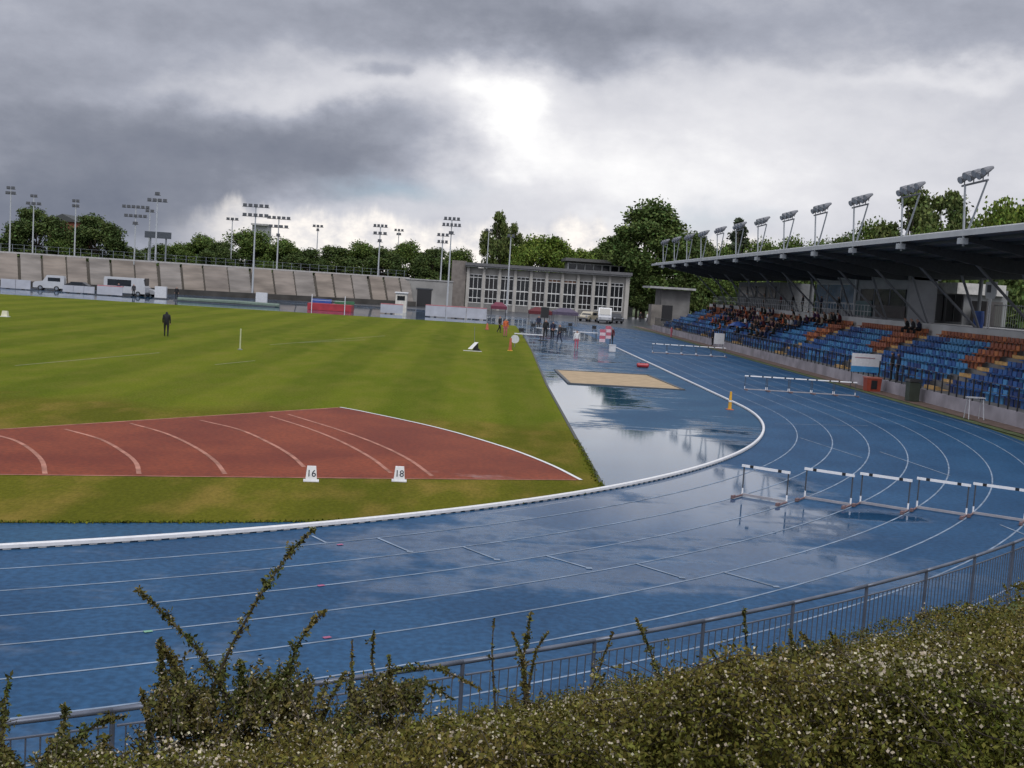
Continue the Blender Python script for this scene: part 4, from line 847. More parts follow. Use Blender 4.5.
# ------------------------------------------------------------------ vehicles
def van(label, loc, rz, body, kind='van', L_=5.2, W_=1.95, H_=2.3, cat='van'):
    t = thing('parked_'+kind, label, cat, loc, rz); z0 = .35
    if kind == 'van': pr = [(-L_/2, z0), (L_/2, z0), (L_/2, .95), (L_/2-.25, 1.15), (L_/2-1.25, 1.3), (L_/2-1.75, H_), (-L_/2+.1, H_), (-L_/2, H_-.3)]
    elif kind == 'coach': pr = [(-L_/2, z0), (L_/2, z0), (L_/2, 1.2), (L_/2-.25, H_-.1), (L_/2-.5, H_), (-L_/2+.1, H_), (-L_/2, H_-.3)]
    else: pr = [(-L_/2, z0), (L_/2, z0), (L_/2, .75), (L_/2-.2, .9), (L_/2-1.2, 1.0), (L_/2-1.85, H_), (-L_/2+.9, H_), (-L_/2+.2, 1.0), (-L_/2, .95)]
    o = MB().prism(pr, 'y', -W_/2, W_/2).build('body', body, t)
    for sx in (-L_/2+.95, L_/2-.95):
        for sy in (-1, 1):
            w = MB(); w.tube([(sx, sy*(W_/2-.2), .34), (sx, sy*(W_/2+.02), .34)], .34, 14); w_ = w.build('wheel', M_rubber, t); MB().tube([(sx, sy*(W_/2+.021), .34), (sx, sy*(W_/2+.035), .34)], .19, 10).build('rim', M_grey, w_)
    zb, zt = (1.3, H_-.3) if kind != 'car' else (.98, H_-.1); xa, xb = (-L_/2+.5, L_/2-1.9) if kind != 'car' else (-L_/2+.9, L_/2-1.8)
    for sy in (-1, 1): MB().box(((xa+xb)/2, sy*(W_/2+.006), (zb+zt)/2), (xb-xa, .02, zt-zb)).build('side_window', M_glass, t)
    if kind == 'coach': MB().box((L_/2-.11, 0, 1.95), (.1, W_*.88, 1.1)).build('windscreen', M_glass, t)
    else:
        a = (L_/2-1.25+.02, 1.32) if kind == 'van' else (L_/2-1.2+.02, 1.02); b = (L_/2-1.72+.03, H_-.12) if kind == 'van' else (L_/2-1.82+.03, H_-.08)
        MB().faces([(a[0], -W_*.43, a[1]), (a[0], W_*.43, a[1]), (b[0], W_*.4, b[1]), (b[0], -W_*.4, b[1])], [(0, 1, 2, 3)]).build('windscreen', M_glass, t)
    for sy in (-1, 1): MB().box((L_/2+.01, sy*W_*.36, .82), (.04, .3, .18)).build('headlight', M_lampg, t)
    MB().box((L_/2+.02, 0, .48), (.08, W_*.95, .2)).build('bumper', M_dsteel, t)
    return t
M_wbody = mat('white_car_paint', (.42, .43, .45), .25, .05, 2); M_bbody = mat('beige_car_paint', (.38, .34, .26), .3, .08, 2); M_kbody = mat('dark_car_paint', (.02, .022, .026), .25, .1, 2); M_sil = mat('silver_car_paint', (.3, .31, .33), .3, .08, 2)
def vx(px, y): return (AT(px, 310, y)[0], y, -.015)
van('white van parked facing the camera before the windowed hall', vx(605, 168), R_(-95), M_wbody)
van('beige car parked left of the white van', vx(589, 172), R_(-120), M_bbody, 'car', 4.3, 1.75, 1.5, 'car')
van('dark car parked close right of the white van', vx(615, 172), R_(-80), M_kbody, 'car', 4.3, 1.75, 1.45, 'car')
van('small white van with dark windows parked under the old terrace at far left', vx(49, 157), R_(190), M_wbody, 'van', 4.0, 1.75, 2.1)
van('white coach with dark window band and blue-black trim below the terrace', vx(126, 156), R_(0), M_wbody, 'coach', 5.6, 2.1, 2.45, 'coach')
van('dark car parked behind the white hoarding at the left', vx(74, 158), R_(185), M_kbody, 'car', 4.2, 1.75, 1.4, 'car')
van('silver car parked at the end of the white coach', vx(143, 158), R_(-10), M_sil, 'car', 4.0, 1.75, 1.45, 'car')
for k, (px, c, lab) in enumerate(((118, 'navy', 'person in navy standing before the white coach'), (133, 'dark grey', 'person in grey standing by the rear of the white coach'), (176, 'black', 'person in black standing on a step of the old terrace wall'))):
    x, y, z = vx(px, 152.5); person(F_stand, (x, y, z), 0, c, 'black', lab)

# ------------------------------------------------------------------ old terrace (left)
A0 = np.array(AT(-30, 285, 163.0)[:2]); A1 = np.array(AT(414, 305, 196.0)[:2]); dirv = A1-A0; LT = np.linalg.norm(dirv); dirv /= LT; nv = np.array([-dirv[1], dirv[0]])
te = thing('old_terrace', 'long weathered concrete spectator terrace with dark stairways at the far bend', 'terrace', (float((A0+A1)[0]/2), float((A0+A1)[1]/2), 0), world=True)
def along(px):
    # intersection of the pixel column with the terrace line
    best = min(np.linspace(0, LT, 800), key=lambda s: abs(colpx(A0+dirv*s)-px)); return best
def colpx(p):
    # image column of a ground point at eye height
    x, y = p; X = x*math.cos(TH)+y*math.sin(TH); Y = -x*math.sin(TH)+y*math.cos(TH); return 512+FPX*X/(Y*math.cos(PITCH))*math.cos(ROLL)
gaps = [along(p) for p in (14, 37.5, 62, 84, 107, 131, 155, 178.6, 200, 225, 248, 270.5, 292, 312.6, 331, 350, 367, 383, 398.5)]
ed = [0]+gaps+[LT]; NS = 9
M_ter = [mat('terrace_%s' % c, col, .9, .3, .35, bump=.2, stretch=(.5, 1, 3)) for c, col in (('brown', (.255, .222, .195)), ('grey', (.255, .232, .212)), ('tan', (.27, .232, .198)))]
for i in range(len(ed)-1):
    ga, gb = .08+.18*((i*37) % 10)/10, .08+.18*(((i+1)*37) % 10)/10; a, b = ed[i]+ga, ed[i+1]-gb; m = MB(); pr = [(0, -.02)]
    for k in range(NS): pr += [(k*.26, .7+k*.45), ((k+1)*.26, .7+k*.45)]
    pr += [(NS*.26, 4.75), (NS*.26+.3, 4.75), (NS*.26+.3, -.02)]
    def P(s, q): w = A0+dirv*s+nv*q[0]; return (w[0], w[1], q[1])
    n = len(pr); m.faces([P(a, q) for q in pr]+[P(b, q) for q in pr], [(k, (k+1) % n, n+(k+1) % n, n+k) for k in range(n)]+[tuple(range(n-1, -1, -1)), tuple(range(n, 2*n))]); m.build('terrace_section', M_ter[i % 3], te)
    if i: 
        s = MB(); w0 = ed[i]-ga; w1 = ed[i]+ga; s.faces([P(w0, (.2, -.02)), P(w1, (.2, -.02)), P(w1, (.2, .3)), P(w0, (.2, .3)), P(w1, (2.1, 4.2)), P(w0, (2.1, 4.2))], [(0, 1, 2, 3), (3, 2, 4, 5)]); s.build('stairway', mat('mossy_stairway', (.06, .052, .042), .95), te)
bc = MB(); q_ = A0+dirv*LT/2-nv*.5; bc.box((q_[0], q_[1], .42), (LT, .5, .86), rz=math.atan2(dirv[1], dirv[0])); bc.build('dark_base_strip', mat('dark_base', (.045, .042, .038), .9, .5, .4), te)  # plain dark strip added along the foot of the terrace
pw = MB(); c = A0+dirv*LT/2+nv*(NS*.26+.17); rzt_ = math.atan2(dirv[1], dirv[0])
pw.box((c[0], c[1], 4.85), (LT, .34, .22), rz=rzt_); pw.build('coping', mat('coping_concrete', (.36, .35, .34), .85), te)
tf = thing('terrace_fence', 'thin wire fence running along the top of the old terrace', 'fence', (float(c[0]), float(c[1]), 4.96), world=True); 
for s in np.linspace(1, LT-1, 44): q = A0+dirv*s+nv*(NS*.26+.2); MB().tube([(q[0], q[1], 4.95), (q[0], q[1], 6.1)], .04, 4).build('post', M_grey, tf)
for z in (6.05, 5.5): MB().tube([(*(A0+dirv*.5+nv*(NS*.26+.2)), z), (*(A0+dirv*(LT-.5)+nv*(NS*.26+.2)), z)], .02, 4).build('wire', M_grey, tf)
# grey wall between terrace and hall
x0 = AT(399, 300, 194)[0]; x1 = AT(452, 300, 199)[0]
gw = thing('grey_wall', 'plain pale grey wall with a dark gateway between terrace and hall', 'wall', ((x0+x1)/2, 196, 0), world=True); w = MB()
w.box(((x0+x1)/2, 198, 2.3), (x1-x0, .5, 4.64)); w.build('panel', mat('grey_render', (.25, .245, .235), .85, .2, .4), gw); w = MB(); w.box((AT(424, 300, 197.7)[0], 197.72, 1.55), (2.5, .1, 3.0)); w.build('gateway', M_black, gw)
w = MB(); w.box((AT(424, 300, 197.7)[0], 197.66, 3.15), (2.9, .12, .2)); w.build('lintel', M_dsteel, gw); MB().box(((x0+x1)/2, 198, 4.72), (x1-x0+.2, .8, .2)).build('coping', M_conc, gw)

# ------------------------------------------------------------------ windowed hall
HY = 202.0
hx0 = AT(465, 300, HY)[0]; hx1 = AT(628, 300, HY)[0]
hl_ = thing('windowed_hall', 'long two-storey hall with ten tall window bays and a flat dark roof', 'building', ((hx0+hx1)/2, HY, 0), world=True); M_hall = mat('hall_render', (.33, .315, .29), .8, .15, .6)
W = hx1-hx0
MB().box(((hx0+hx1)/2, HY+6.3, 3.7), (W, 12, 7.5)).build('wall', M_hall, hl_)
MB().box(((hx0+hx1)/2, HY+5.6, 8.05), (W+.6, 14, .5)).build('roof', mat('hall_roof', (.10, .10, .105), .6), hl_); MB().box(((hx0+hx1)/2, HY-.3, 7.66), (W+.3, 1.6, .22)).build('eaves', mat('hall_eaves', (.28, .28, .28), .7), hl_)
nb = 10; bw = W*.965/nb
for k in range(nb):
    xa = hx0+W*.01+k*bw; xc = xa+bw*.5
    wd = MB(); wd.box((xc, HY+.28, 3.75), (bw*.8, .1, 5.1)); p_ = wd.build('window', mat('hall_glass_%d' % (k % 3), [(.012, .014, .016), (.018, .017, .017), (.010, .012, .014)][k % 3], .15, .4, .7), hl_)
    f = MB(); ww = bw*.8
    for xx in (-.5, -.17, .17, .5): f.box((xc+xx*ww, HY+.17, 3.75), (.09, .1, 5.1))
    for z in (1.22, 2.1, 3.7, 5.75, 6.28): f.box((xc, HY+.168, z), (ww, .1, .13 if z != 3.7 else .2))
    f.build('frame', mat('hall_frame_white', (.55, .55, .54), .6), p_)
    if k in (5, 6): MB().box((xc, HY+.2, 5.95), (ww*.9, .06, .35)).build('blind', mat('brown_blind', (.16, .09, .06), .8), p_)
    MB().box((xa, HY-.02, 3.75), (bw*.17, .7, 7.46)).build('pier', M_hall, hl_)
MB().box((hx1-.3, HY-.02, 3.75), (.7, .7, 7.46)).build('pier', M_hall, hl_)
MB().box(((hx0+hx1)/2, HY-.1, .55), (W, .5, 1.1)).build('plinth', mat('hall_plinth', (.16, .155, .15), .85), hl_)
tx0 = AT(450, 300, HY)[0]
MB().box(((tx0+hx0)/2-.05, HY+4, 4.25), (hx0-tx0-.1, 8, 8.55)).build('end_tower', mat('tower_brick', (.17, .15, .135), .85, .2, 1.5), hl_)
up = thing('upper_building', 'hazy grey upper storey with a ribbon of windows behind the hall', 'building', (24, 226, 0), world=True)
ux0 = AT(568, 270, 226)[0]; ux1 = AT(636, 270, 226)[0]; MB().box(((ux0+ux1)/2, 231, 5.2), (ux1-ux0, 9, 10.4)).build('wall', mat('upper_wall', (.14, .14, .135), .85), up); MB().box(((ux0+ux1)/2, 230, 10.6), (ux1-ux0+1.5, 12, .6)).build('roof', mat('upper_roof', (.10, .10, .10), .8), up)
for k in range(8): MB().box((ux0+(ux1-ux0)*(k+.5)/8, 226.42, 9.2), ((ux1-ux0)/8*.72, .1, 1.3)).build('window', M_glass, up)
for k in range(9): MB().box((ux0+(ux1-ux0)*k/8, 226.36, 9.2), (.3, .1, 1.5)).build('mullion', M_pale, up)
for z in (8.5, 9.9): MB().box(((ux0+ux1)/2, 226.33, z), (ux1-ux0, .1, .18)).build('sill', M_pale, up)
pv = thing('pale_pavilion', 'pale concrete pavilion with a white roof edge past the end of the grandstand', 'building', (33, 172, 0), world=True)
px0 = AT(651, 300, 172)[0]; px1 = AT(690, 300, 172)[0]; c = (px0+px1)/2; MB().box((c+.8, 175, 2.8), ((px1-px0)-1.6, 6, 5.6)).build('wall', mat('pavilion_render', (.15, .145, .14), .85, .3, .6), pv); MB().box((c, 174.4, 5.85), (px1-px0+1, 8, .3)).build('roof', M_conc, pv); MB().box((px0+.9, 173, 1.6), (1.6, 3, 3.2)).build('porch', M_dconc, pv); MB().box((px0+2.2, 171.9, 2.1), (2.4, .2, 2.2)).build('opening', M_black, pv)
rb_ = thing('brick_house', 'red brick house seen between the trees above the old terrace', 'house', (-95, 240, 0), world=True)
bx0 = AT(47, 240, 245)[0]; bx1 = AT(76, 240, 245)[0]; MB().box(((bx0+bx1)/2, 250, 6.2), (bx1-bx0, 9, 12.4)).build('wall', mat('house_brick', (.20, .062, .04), .85, .2, .5), rb_); MB().prism([(bx0-.5, 12.2), (bx1+.5, 12.2), ((bx0+bx1)/2, 13.8)], 'y', 245, 255).build('roof', mat('house_roof', (.05, .055, .055), .8), rb_)
sg = thing('scoreboard', 'dark blue-grey scoreboard panel on posts above the old terrace', 'scoreboard', (*AT(157, 236, 212)[:2], 0), world=True)
sx0 = AT(145, 236, 212)[0]; sx1 = AT(171, 236, 212)[0]; z = AT(157, 235, 212)[2]; MB().box(((sx0+sx1)/2, 212, z), (sx1-sx0, .5, 1.2)).build('panel', mat('scoreboard_face', (.05, .06, .075), .5), sg)
for s in (.2, .8): MB().tube([(sx0+(sx1-sx0)*s, 212.3, 0), (sx0+(sx1-sx0)*s, 212.3, z)], .15, 6).build('post', M_grey, sg)
ab = thing('apartment_block', 'small grey apartment block far behind the trees', 'building', (*AT(262, 232, 420)[:2], 0), world=True); q = AT(262, 226, 420); MB().box((q[0], 420, q[2]/2), (5.5, 8, q[2])).build('wall', mat('block_grey', (.30, .31, .32), .8), ab); MB().box((q[0], 419, q[2]+.3), (6, 9, .6)).build('roof', M_conc, ab)

# ------------------------------------------------------------------ floodlight masts beyond the lawn
def mast(px, top, y, rows, label, base=0.0, wdt=2.6, lean=0.0):
    x, yy, z = AT(px, top, y); t = thing('floodlight_mast', label, 'floodlight', (x, y, base), 0, 'floodlight masts round the far bend', world=True)
    MB().tube([(x, y, base), (x, y, z)], .17, 8, r2=.09).build('pole', M_mast, t)
    for r, (w, dz, n) in enumerate(rows):
        zz = z-dz; MB().box((x, y, zz-.02), (w, .1, .1)).build('crossarm', M_lampb, t); 
        for k in range(n):
            xx = x-w/2+w*(k+.5)/n; MB().box((xx, y-.12, zz+.25), (w/n*.66, .4, .42)).build('lamp', mat('mast_lamp', (.07, .075, .085), .4, .2, 4), t)
T2 = [(4.3, 0, 5), (4.3, 1.5, 5)]
for a in [
 (11, 189, 205, [(1.6, 0, 2), (2.0, .9, 2)], 'slim mast with a small double head at the far left edge'),
 (34, 197, 215, [(1.4, 0, 2), (3.0, 1.4, 3)], 'mast rising through the dark tree at the left'),
 (76, 202, 208, [(1.4, 0, 2), (1.4, .9, 2)], 'mast with a short stacked head between the two left trees'),
 (136, 208, 205, [(5.0, 0, 6), (4.2, 1.6, 5), (1.2, 2.9, 1)], 'mast with a wide double row of lamps, left of the tall cross-headed mast'),
 (157.5, 199, 178, [(1.0, -.6, 1), (3.2, .4, 4)], 'tall mast with a cross-shaped head before the terrace'),
 (150, 212, 214, [(1.8, 0, 2)], 'thin mast tucked behind the tall cross-headed mast'),
 (232.5, 220, 230, [(2.6, 0, 3)], 'short-headed mast above the trees, left of a double-row mast'),
 (256, 207, 182, T2, 'tall mast with five lamps over five beside the right white box board'),
 (279, 219, 200, [(4.2, 0, 5), (3.6, 1.5, 4), (.9, 3.0, 1)], 'mast with three tiers of lamps, right of the five-over-five mast'),
 (318, 227, 245, [(2.4, 0, 3), (.8, .8, 1)], 'lone slim mast above the landing mat'),
 (380.5, 227, 200, [(2.6, 0, 4), (2.6, 1.3, 3), (1.0, 2.6, 1)], 'mast with a narrow double row above the terrace end'),
 (399, 231, 260, [(2.3, 0, 3), (1.2, .9, 2)], 'distant small mast just right of the narrow double-row mast'),
 (452, 220, 186, [(2.8, 0, 4), (3.2, 1.0, 5), (1.2, 2.3, 1)], 'tall mast before the hall end tower'),
 (443, 236, 198, [(2.2, 0, 3), (2.0, 1.2, 3)], 'shorter mast with slanted lamps left of the hall end tower'),
 (489, 231, 232, [(1.6, 0, 2)], 'thin mast left of the dark conifer'),
 (511, 237, 190, [(1.4, 0, 2)], 'slim grey mast standing before the hall windows'),
]: mast(a[0], a[1], a[2], a[3], a[4])

# ------------------------------------------------------------------ trees
def tree_proto(kind, seed, H=15.0, Wd=11.0, nleaf=6500, leaf=.34, m=None, loose=0.0, conic=False, z_low=.16):
    global RNG
    RNG = np.random.default_rng(seed); random.seed(seed)
    root = thing(kind, 'tree', 'tree', (0, 0, 0)); tk = MB()
    th = H*(.45 if not conic else .95); tk.tube([(0, 0, -.1), (.1, .05, th*.4), (-.05, .1, th)], [H*.022, H*.016, H*.006], 8)
    lobes = []
    nl = 46 if not conic else 30
    for k in range(nl):
        if conic:
            t = k/nl; zc = H*(z_low+(.98-z_low)*t); rr = Wd*.5*(1-t)**.8*.75; a = RNG.uniform(0, 6.28); lobes.append((rr*math.cos(a), rr*math.sin(a), zc, Wd*(.16*(1-t)+.05)*RNG.uniform(.8, 1.3)))
        else:
            u = rand_unit(1)[0]; s = RNG.uniform(.45, 1.0)**.5; zc = H*(.5+z_low*.5)+u[2]*H*(.5-z_low*.5)*s*.86; wz = 1-abs((zc/H-.52))*.6
            lobes.append((u[0]*Wd*.40*s*wz, u[1]*Wd*.40*s*wz, zc, Wd*RNG.uniform(.07, .17)*(1-loose*.25)))
    for l in lobes[::2]:
        tk.tube([(0, 0, min(th*.95, l[2]*.55)), (l[0]*.45, l[1]*.45, l[2]*.8), (l[0]*.9, l[1]*.9, l[2])], [H*.008, H*.005, H*.002], 5, cap=False)
    tk.build('trunk', M_bark, root)
    C = []; per = nleaf//len(lobes)
    for l in lobes:
        u = rand_unit(per); rad = l[3]*RNG.uniform(.25, 1.25, (per, 1))**(.8 if not loose else 1.0)
        C.append(np.array(l[:3])+u*rad*np.array([1, 1, .78]))
    C = np.concatenate(C); cl = RNG.normal(size=(len(C)//14+1, 3))*Wd*.022; C = C+np.repeat(cl, 14, axis=0)[:len(C)]; C = C[(C[:, 2] > H*.04)]; n = len(C); s = leaf*RNG.uniform(.6, 1.4, n); A, B = leaf_axes(n, s, s*.62, .5)
    quads('crown', C, A, B, m, root); return root
def leafm(name, c, c2): return mat(name, c, .75, .2, .35, island=.45, spec=.2, col2=c2)
PR = {}
def proto(k):
    if k in PR: return PR[k], True
    cfg = {'dark': dict(kind='leafy_tree', seed=11, m=leafm('leaf_dark', (0.044, 0.071, 0.020), (0.073, 0.104, 0.027)), H=15, Wd=12, z_low=.06, nleaf=30000, leaf=.22),
           'mid': dict(kind='leafy_tree', seed=12, m=leafm('leaf_mid', (0.059, 0.098, 0.020), (0.095, 0.137, 0.029)), H=15, Wd=13, z_low=.06, nleaf=30000, leaf=.22),
           'fresh': dict(kind='leafy_tree', seed=13, m=leafm('leaf_fresh', (0.088, 0.140, 0.020), (0.134, 0.183, 0.032)), H=15, Wd=13, z_low=.06, nleaf=30000, leaf=.22),
           'big': dict(kind='leafy_tree', seed=14, m=leafm('leaf_big', (0.056, 0.095, 0.024), (0.093, 0.132, 0.034)), H=21, Wd=13, nleaf=42000, z_low=.08, leaf=.25),
           'loose': dict(kind='leafy_tree', seed=15, m=leafm('leaf_loose', (0.063, 0.095, 0.027), (0.110, 0.134, 0.037)), H=16, Wd=10, nleaf=15000, loose=1.0, leaf=.23),
           'conifer': dict(kind='conifer_tree', seed=16, m=leafm('needle_dark', (0.037, 0.051, 0.032), (0.061, 0.078, 0.041)), H=18, Wd=8, conic=True, nleaf=5200),
           'bush': dict(kind='hedge_shrub', seed=17, m=leafm('leaf_hedge', (0.054, 0.088, 0.022), (0.090, 0.122, 0.032)), H=6, Wd=8, z_low=.02, nleaf=5000, leaf=.26)}[k]
    PR[k] = tree_proto(**cfg); PR[k]['h'] = cfg['H']; PR[k]['w'] = cfg['Wd']; return PR[k], False
TG = 'trees beyond the stadium'
def put_tree(kind, px, top, y, wpx, label, x=None):
    src, used = proto(kind); o = copy_tree(src) if used else src
    if x is not None: X, Y, Z = ATX(px, top, x)
    else: X, Y, Z = AT(px, top, y)
    w = wpx*Y/FPX*1.12; o.location = (X, Y, -.03); o.scale = (w/src['w'], w/src['w'], Z/src['h']*1.02); o.rotation_euler = (0, 0, (px*1.7) % 6.28); tag(o, label, 'tree' if kind != 'bush' else 'shrub', TG)
for a in [('dark', -8, 236, 225, 60, 'dark tree cut by the left picture edge'), ('dark', 38, 206, 228, 62, 'large dark tree left of the red brick house'), ('mid', 62, 240, 226, 40, 'low green tree below the red brick house'), ('dark', 97, 213, 230, 58, 'round dark tree right of the red brick house'),
          ('dark', 130, 246, 232, 46, 'low dark tree under the wide-headed mast'), ('dark', 158, 243, 240, 40, 'low dark tree behind the scoreboard'), ('mid', 180, 244, 236, 42, 'small tree right of the scoreboard'), ('mid', 203, 236, 238, 48, 'rounded tree left of the short-headed mast'),
          ('dark', 222, 240, 232, 42, 'dark tree under the short-headed mast'), ('mid', 250, 231, 240, 62, 'broad tree behind the five-over-five mast'), ('mid', 284, 240, 236, 46, 'tree behind the three-tier mast'), ('dark', 306, 247, 232, 44, 'low dark tree left of the lone slim mast'),
          ('dark', 338, 245, 238, 52, 'low tree right of the lone slim mast'), ('mid', 362, 243, 240, 46, 'tree left of the narrow double-row mast'), ('dark', 385, 246, 234, 44, 'dark tree behind the narrow double-row mast'), ('mid', 408, 243, 240, 50, 'tree above the end of the terrace'), ('dark', 432, 246, 236, 44, 'dark tree left of the hall end tower'), ('mid', 460, 250, 240, 44, 'low tree behind the hall end tower'),
          ('loose', 499, 209, 236, 34, 'tall dark loose-crowned tree behind the hall, left one'), ('loose', 514, 221, 240, 26, 'tall dark loose-crowned tree behind the hall, right one'), ('fresh', 546, 232, 245, 66, 'bright fresh green tree behind the hall roof'), ('fresh', 522, 242, 238, 46, 'fresh green tree between conifer and bright tree'), ('fresh', 578, 246, 256, 46, 'fresh green tree left of the grey upper storey'), ('mid', 600, 248, 262, 44, 'tree showing above the grey upper storey'), ('loose', 619, 238, 250, 34, 'thin loose tree left of the big tree'),
          ('big', 650, 203, 216, 84, 'big dense tree towering at the end of the grandstand roof'), ('dark', 640, 262, 214, 46, 'low dark tree at the foot of the big tree')]: put_tree(*a)
for kind, px, top, x, wpx, lab in [('dark', 687, 231, 46, 42, 'dark reddish tree right of the big tree, behind the roof'), ('dark', 706, 240, 52, 40, 'tree behind the ninth roof floodlight'), ('loose', 700, 234, 50, 34, 'loose tree just right of the dark reddish one'), ('mid', 727, 248, 48, 40, 'low tree behind the far roof floodlights'), ('conifer', 740, 220, 50, 34, 'dark tree rising behind the seventh roof floodlight'), ('mid', 765, 244, 47, 46, 'tree behind the sixth roof floodlight'), ('mid', 795, 242, 50, 44, 'tree behind the fifth roof floodlight'), ('mid', 822, 244, 52, 44, 'low tree behind the fourth roof floodlight'),
                                 ('dark', 850, 234, 50, 44, 'dark low tree behind the third roof floodlight'), ('mid', 876, 226, 52, 50, 'tree left of the open-crowned tree'), ('loose', 916, 188, 54, 60, 'open-crowned tree behind the second roof floodlight'), ('loose', 952, 190, 56, 58, 'open-crowned tree behind the nearest roof floodlight'), ('mid', 935, 232, 50, 60, 'low tree between the two open-crowned trees'), ('fresh', 1012, 194, 52, 66, 'bright tree at the right edge behind the roof'), ('mid', 985, 228, 50, 50, 'low tree left of the bright right-edge tree')]: put_tree(kind, px, top-2, 0, wpx*1.22, lab, x=x)
for k, px in enumerate(range(-12, 450, 21)):
    put_tree('bush', px+(k*7) % 9, 256+.052*px+(k*5) % 7, 214+(k*11) % 9, 40, 'low leafy shrub behind the top of the old terrace')
for o in [q for q in bpy.data.objects if q.get('label') == 'low leafy shrub behind the top of the old terrace']: o['group'] = 'shrub belt behind the old terrace'
for k, (px, top, x, w, lab) in enumerate([(1010, 270, 46, 90, 'green shrub mass behind the white twin-post board'), (965, 272, 46, 70, 'green shrub behind the kiosk roof band'), (800, 276, 45, 46, 'green shrub left of the glass box'), (770, 280, 45, 36, 'green shrub seen through the far struts'), (705, 284, 44, 34, 'green shrub past the far end of the concourse'), (668, 288, 41, 26, 'green shrub beside the pale pavilion')]): put_tree('bush', px, top, 0, w, lab, x=x)

# ------------------------------------------------------------------ sky, light
def world():
    w = bpy.data.worlds.new('World'); scn.world = w; w.use_nodes = True; nt = w.node_tree; N = nt.nodes; L = nt.links
    for n in list(N): N.remove(n)
    out = N.new('ShaderNodeOutputWorld'); bg = N.new('ShaderNodeBackground'); bg.inputs[1].default_value = .1; L.new(bg.outputs[0], out.inputs[0])
    sky = N.new('ShaderNodeTexSky'); sky.sky_type = 'NISHITA'; sky.sun_disc = False; sky.sun_elevation = R_(52); sky.sun_rotation = R_(168); sky.air_density = 1.5; sky.dust_density = 2.0
    tc = N.new('ShaderNodeTexCoord'); sep = N.new('ShaderNodeSeparateXYZ'); L.new(tc.outputs['Generated'], sep.inputs[0])
    def M(op, a, b=None, c=None):
        q = N.new('ShaderNodeMath'); q.operation = op
        for i, x in enumerate((a, b, c)):
            if x is None: continue
            if isinstance(x, (int, float)): q.inputs[i].default_value = x
            else: L.new(x, q.inputs[i])
        return q.outputs[0]
    az = M('MULTIPLY', M('ARCTAN2', sep.outputs[0], sep.outputs[1]), 57.2958); el = M('MULTIPLY', M('ARCSINE', sep.outputs[2]), 57.2958)
    cmb = N.new('ShaderNodeCombineXYZ'); L.new(az, cmb.inputs[0]); L.new(el, cmb.inputs[1])
    def noise(scale, st, det, off, rough=.55):
        mp = N.new('ShaderNodeMapping'); mp.inputs['Scale'].default_value = st; mp.inputs['Location'].default_value = off; L.new(cmb.outputs[0], mp.inputs[0])
        n = N.new('ShaderNodeTexNoise'); n.inputs['Scale'].default_value = scale; n.inputs['Detail'].default_value = det; n.inputs['Roughness'].default_value = rough; L.new(mp.outputs[0], n.inputs['Vector']); return n
    nw = noise(.16, (1, 1.5, 1), 7, (3.1, 1.7, 0)); vs = N.new('ShaderNodeVectorMath'); vs.operation = 'SUBTRACT'; vs.inputs[1].default_value = (.5, .5, .5); L.new(nw.outputs['Color'], vs.inputs[0])
    va = N.new('ShaderNodeVectorMath'); va.operation = 'MULTIPLY_ADD'; va.inputs[1].default_value = (9, 5, 0); L.new(vs.outputs[0], va.inputs[0]); L.new(cmb.outputs[0], va.inputs[2]); P = va.outputs[0]
    def azel(px, py):
        d = ray(px, py); return math.degrees(math.atan2(d[0], d[1])), math.degrees(math.atan2(d[2], math.hypot(d[0], d[1])))
    def blob(px, py, rx, ry, amp, rot=0.0, sharp=1.0):
        a, e = azel(px, py); rx /= 19.6; ry /= 19.6
        s1 = N.new('ShaderNodeVectorMath'); s1.operation = 'SUBTRACT'; s1.inputs[1].default_value = (a, e, 0); L.new(P, s1.inputs[0])
        mp = N.new('ShaderNodeMapping'); mp.vector_type = 'TEXTURE'; mp.inputs['Rotation'].default_value = (0, 0, R_(rot)); mp.inputs['Scale'].default_value = (rx, ry, 1); L.new(s1.outputs[0], mp.inputs[0])
        d = N.new('ShaderNodeVectorMath'); d.operation = 'DOT_PRODUCT'; L.new(mp.outputs[0], d.inputs[0]); L.new(mp.outputs[0], d.inputs[1])
        r2 = M('POWER', d.outputs['Value'], sharp) if sharp != 1 else d.outputs['Value']
        return M('MULTIPLY', M('EXPONENT', M('MULTIPLY', r2, -1.0)), amp)
    v = None
    for b in BLOBS:
        q = blob(*b); v = q if v is None else M('ADD', v, q)
    fine = noise(.5, (1, 1.7, 1), 8, (7, 2, 0), .6).outputs['Fac']; big = noise(.10, (1, 2.2, 1), 6, (1, 9, 0)).outputs['Fac']
    v = M('ADD', M('ADD', v, .50), M('ADD', M('MULTIPLY', M('SUBTRACT', fine, .5), .20), M('MULTIPLY', M('SUBTRACT', big, .5), .20)))
    # cloud colour by density: slate -> lavender grey -> warm white
    cr = N.new('ShaderNodeValToRGB'); e = cr.color_ramp.elements
    e[0].position = 0.0; e[0].color = (.118, .134, .178, 1); e[1].position = 1.0; e[1].color = (.79, .785, .785, 1)
    for p, c in ((.2, (.18, .195, .24)), (.4, (.30, .316, .372)), (.6, (.475, .482, .525)), (.8, (.60, .60, .63))): x = e.new(p); x.color = (*c, 1)
    L.new(v, cr.inputs[0])
    # overhead, out of the picture, the sky is brightened to light the ground
    ov = N.new('ShaderNodeMapRange'); ov.interpolation_type = 'SMOOTHSTEP'; 
    for i, q in enumerate((14.5, 34, 10.0, OVER)): ov.inputs[i+1].default_value = q
    L.new(el, ov.inputs[0])
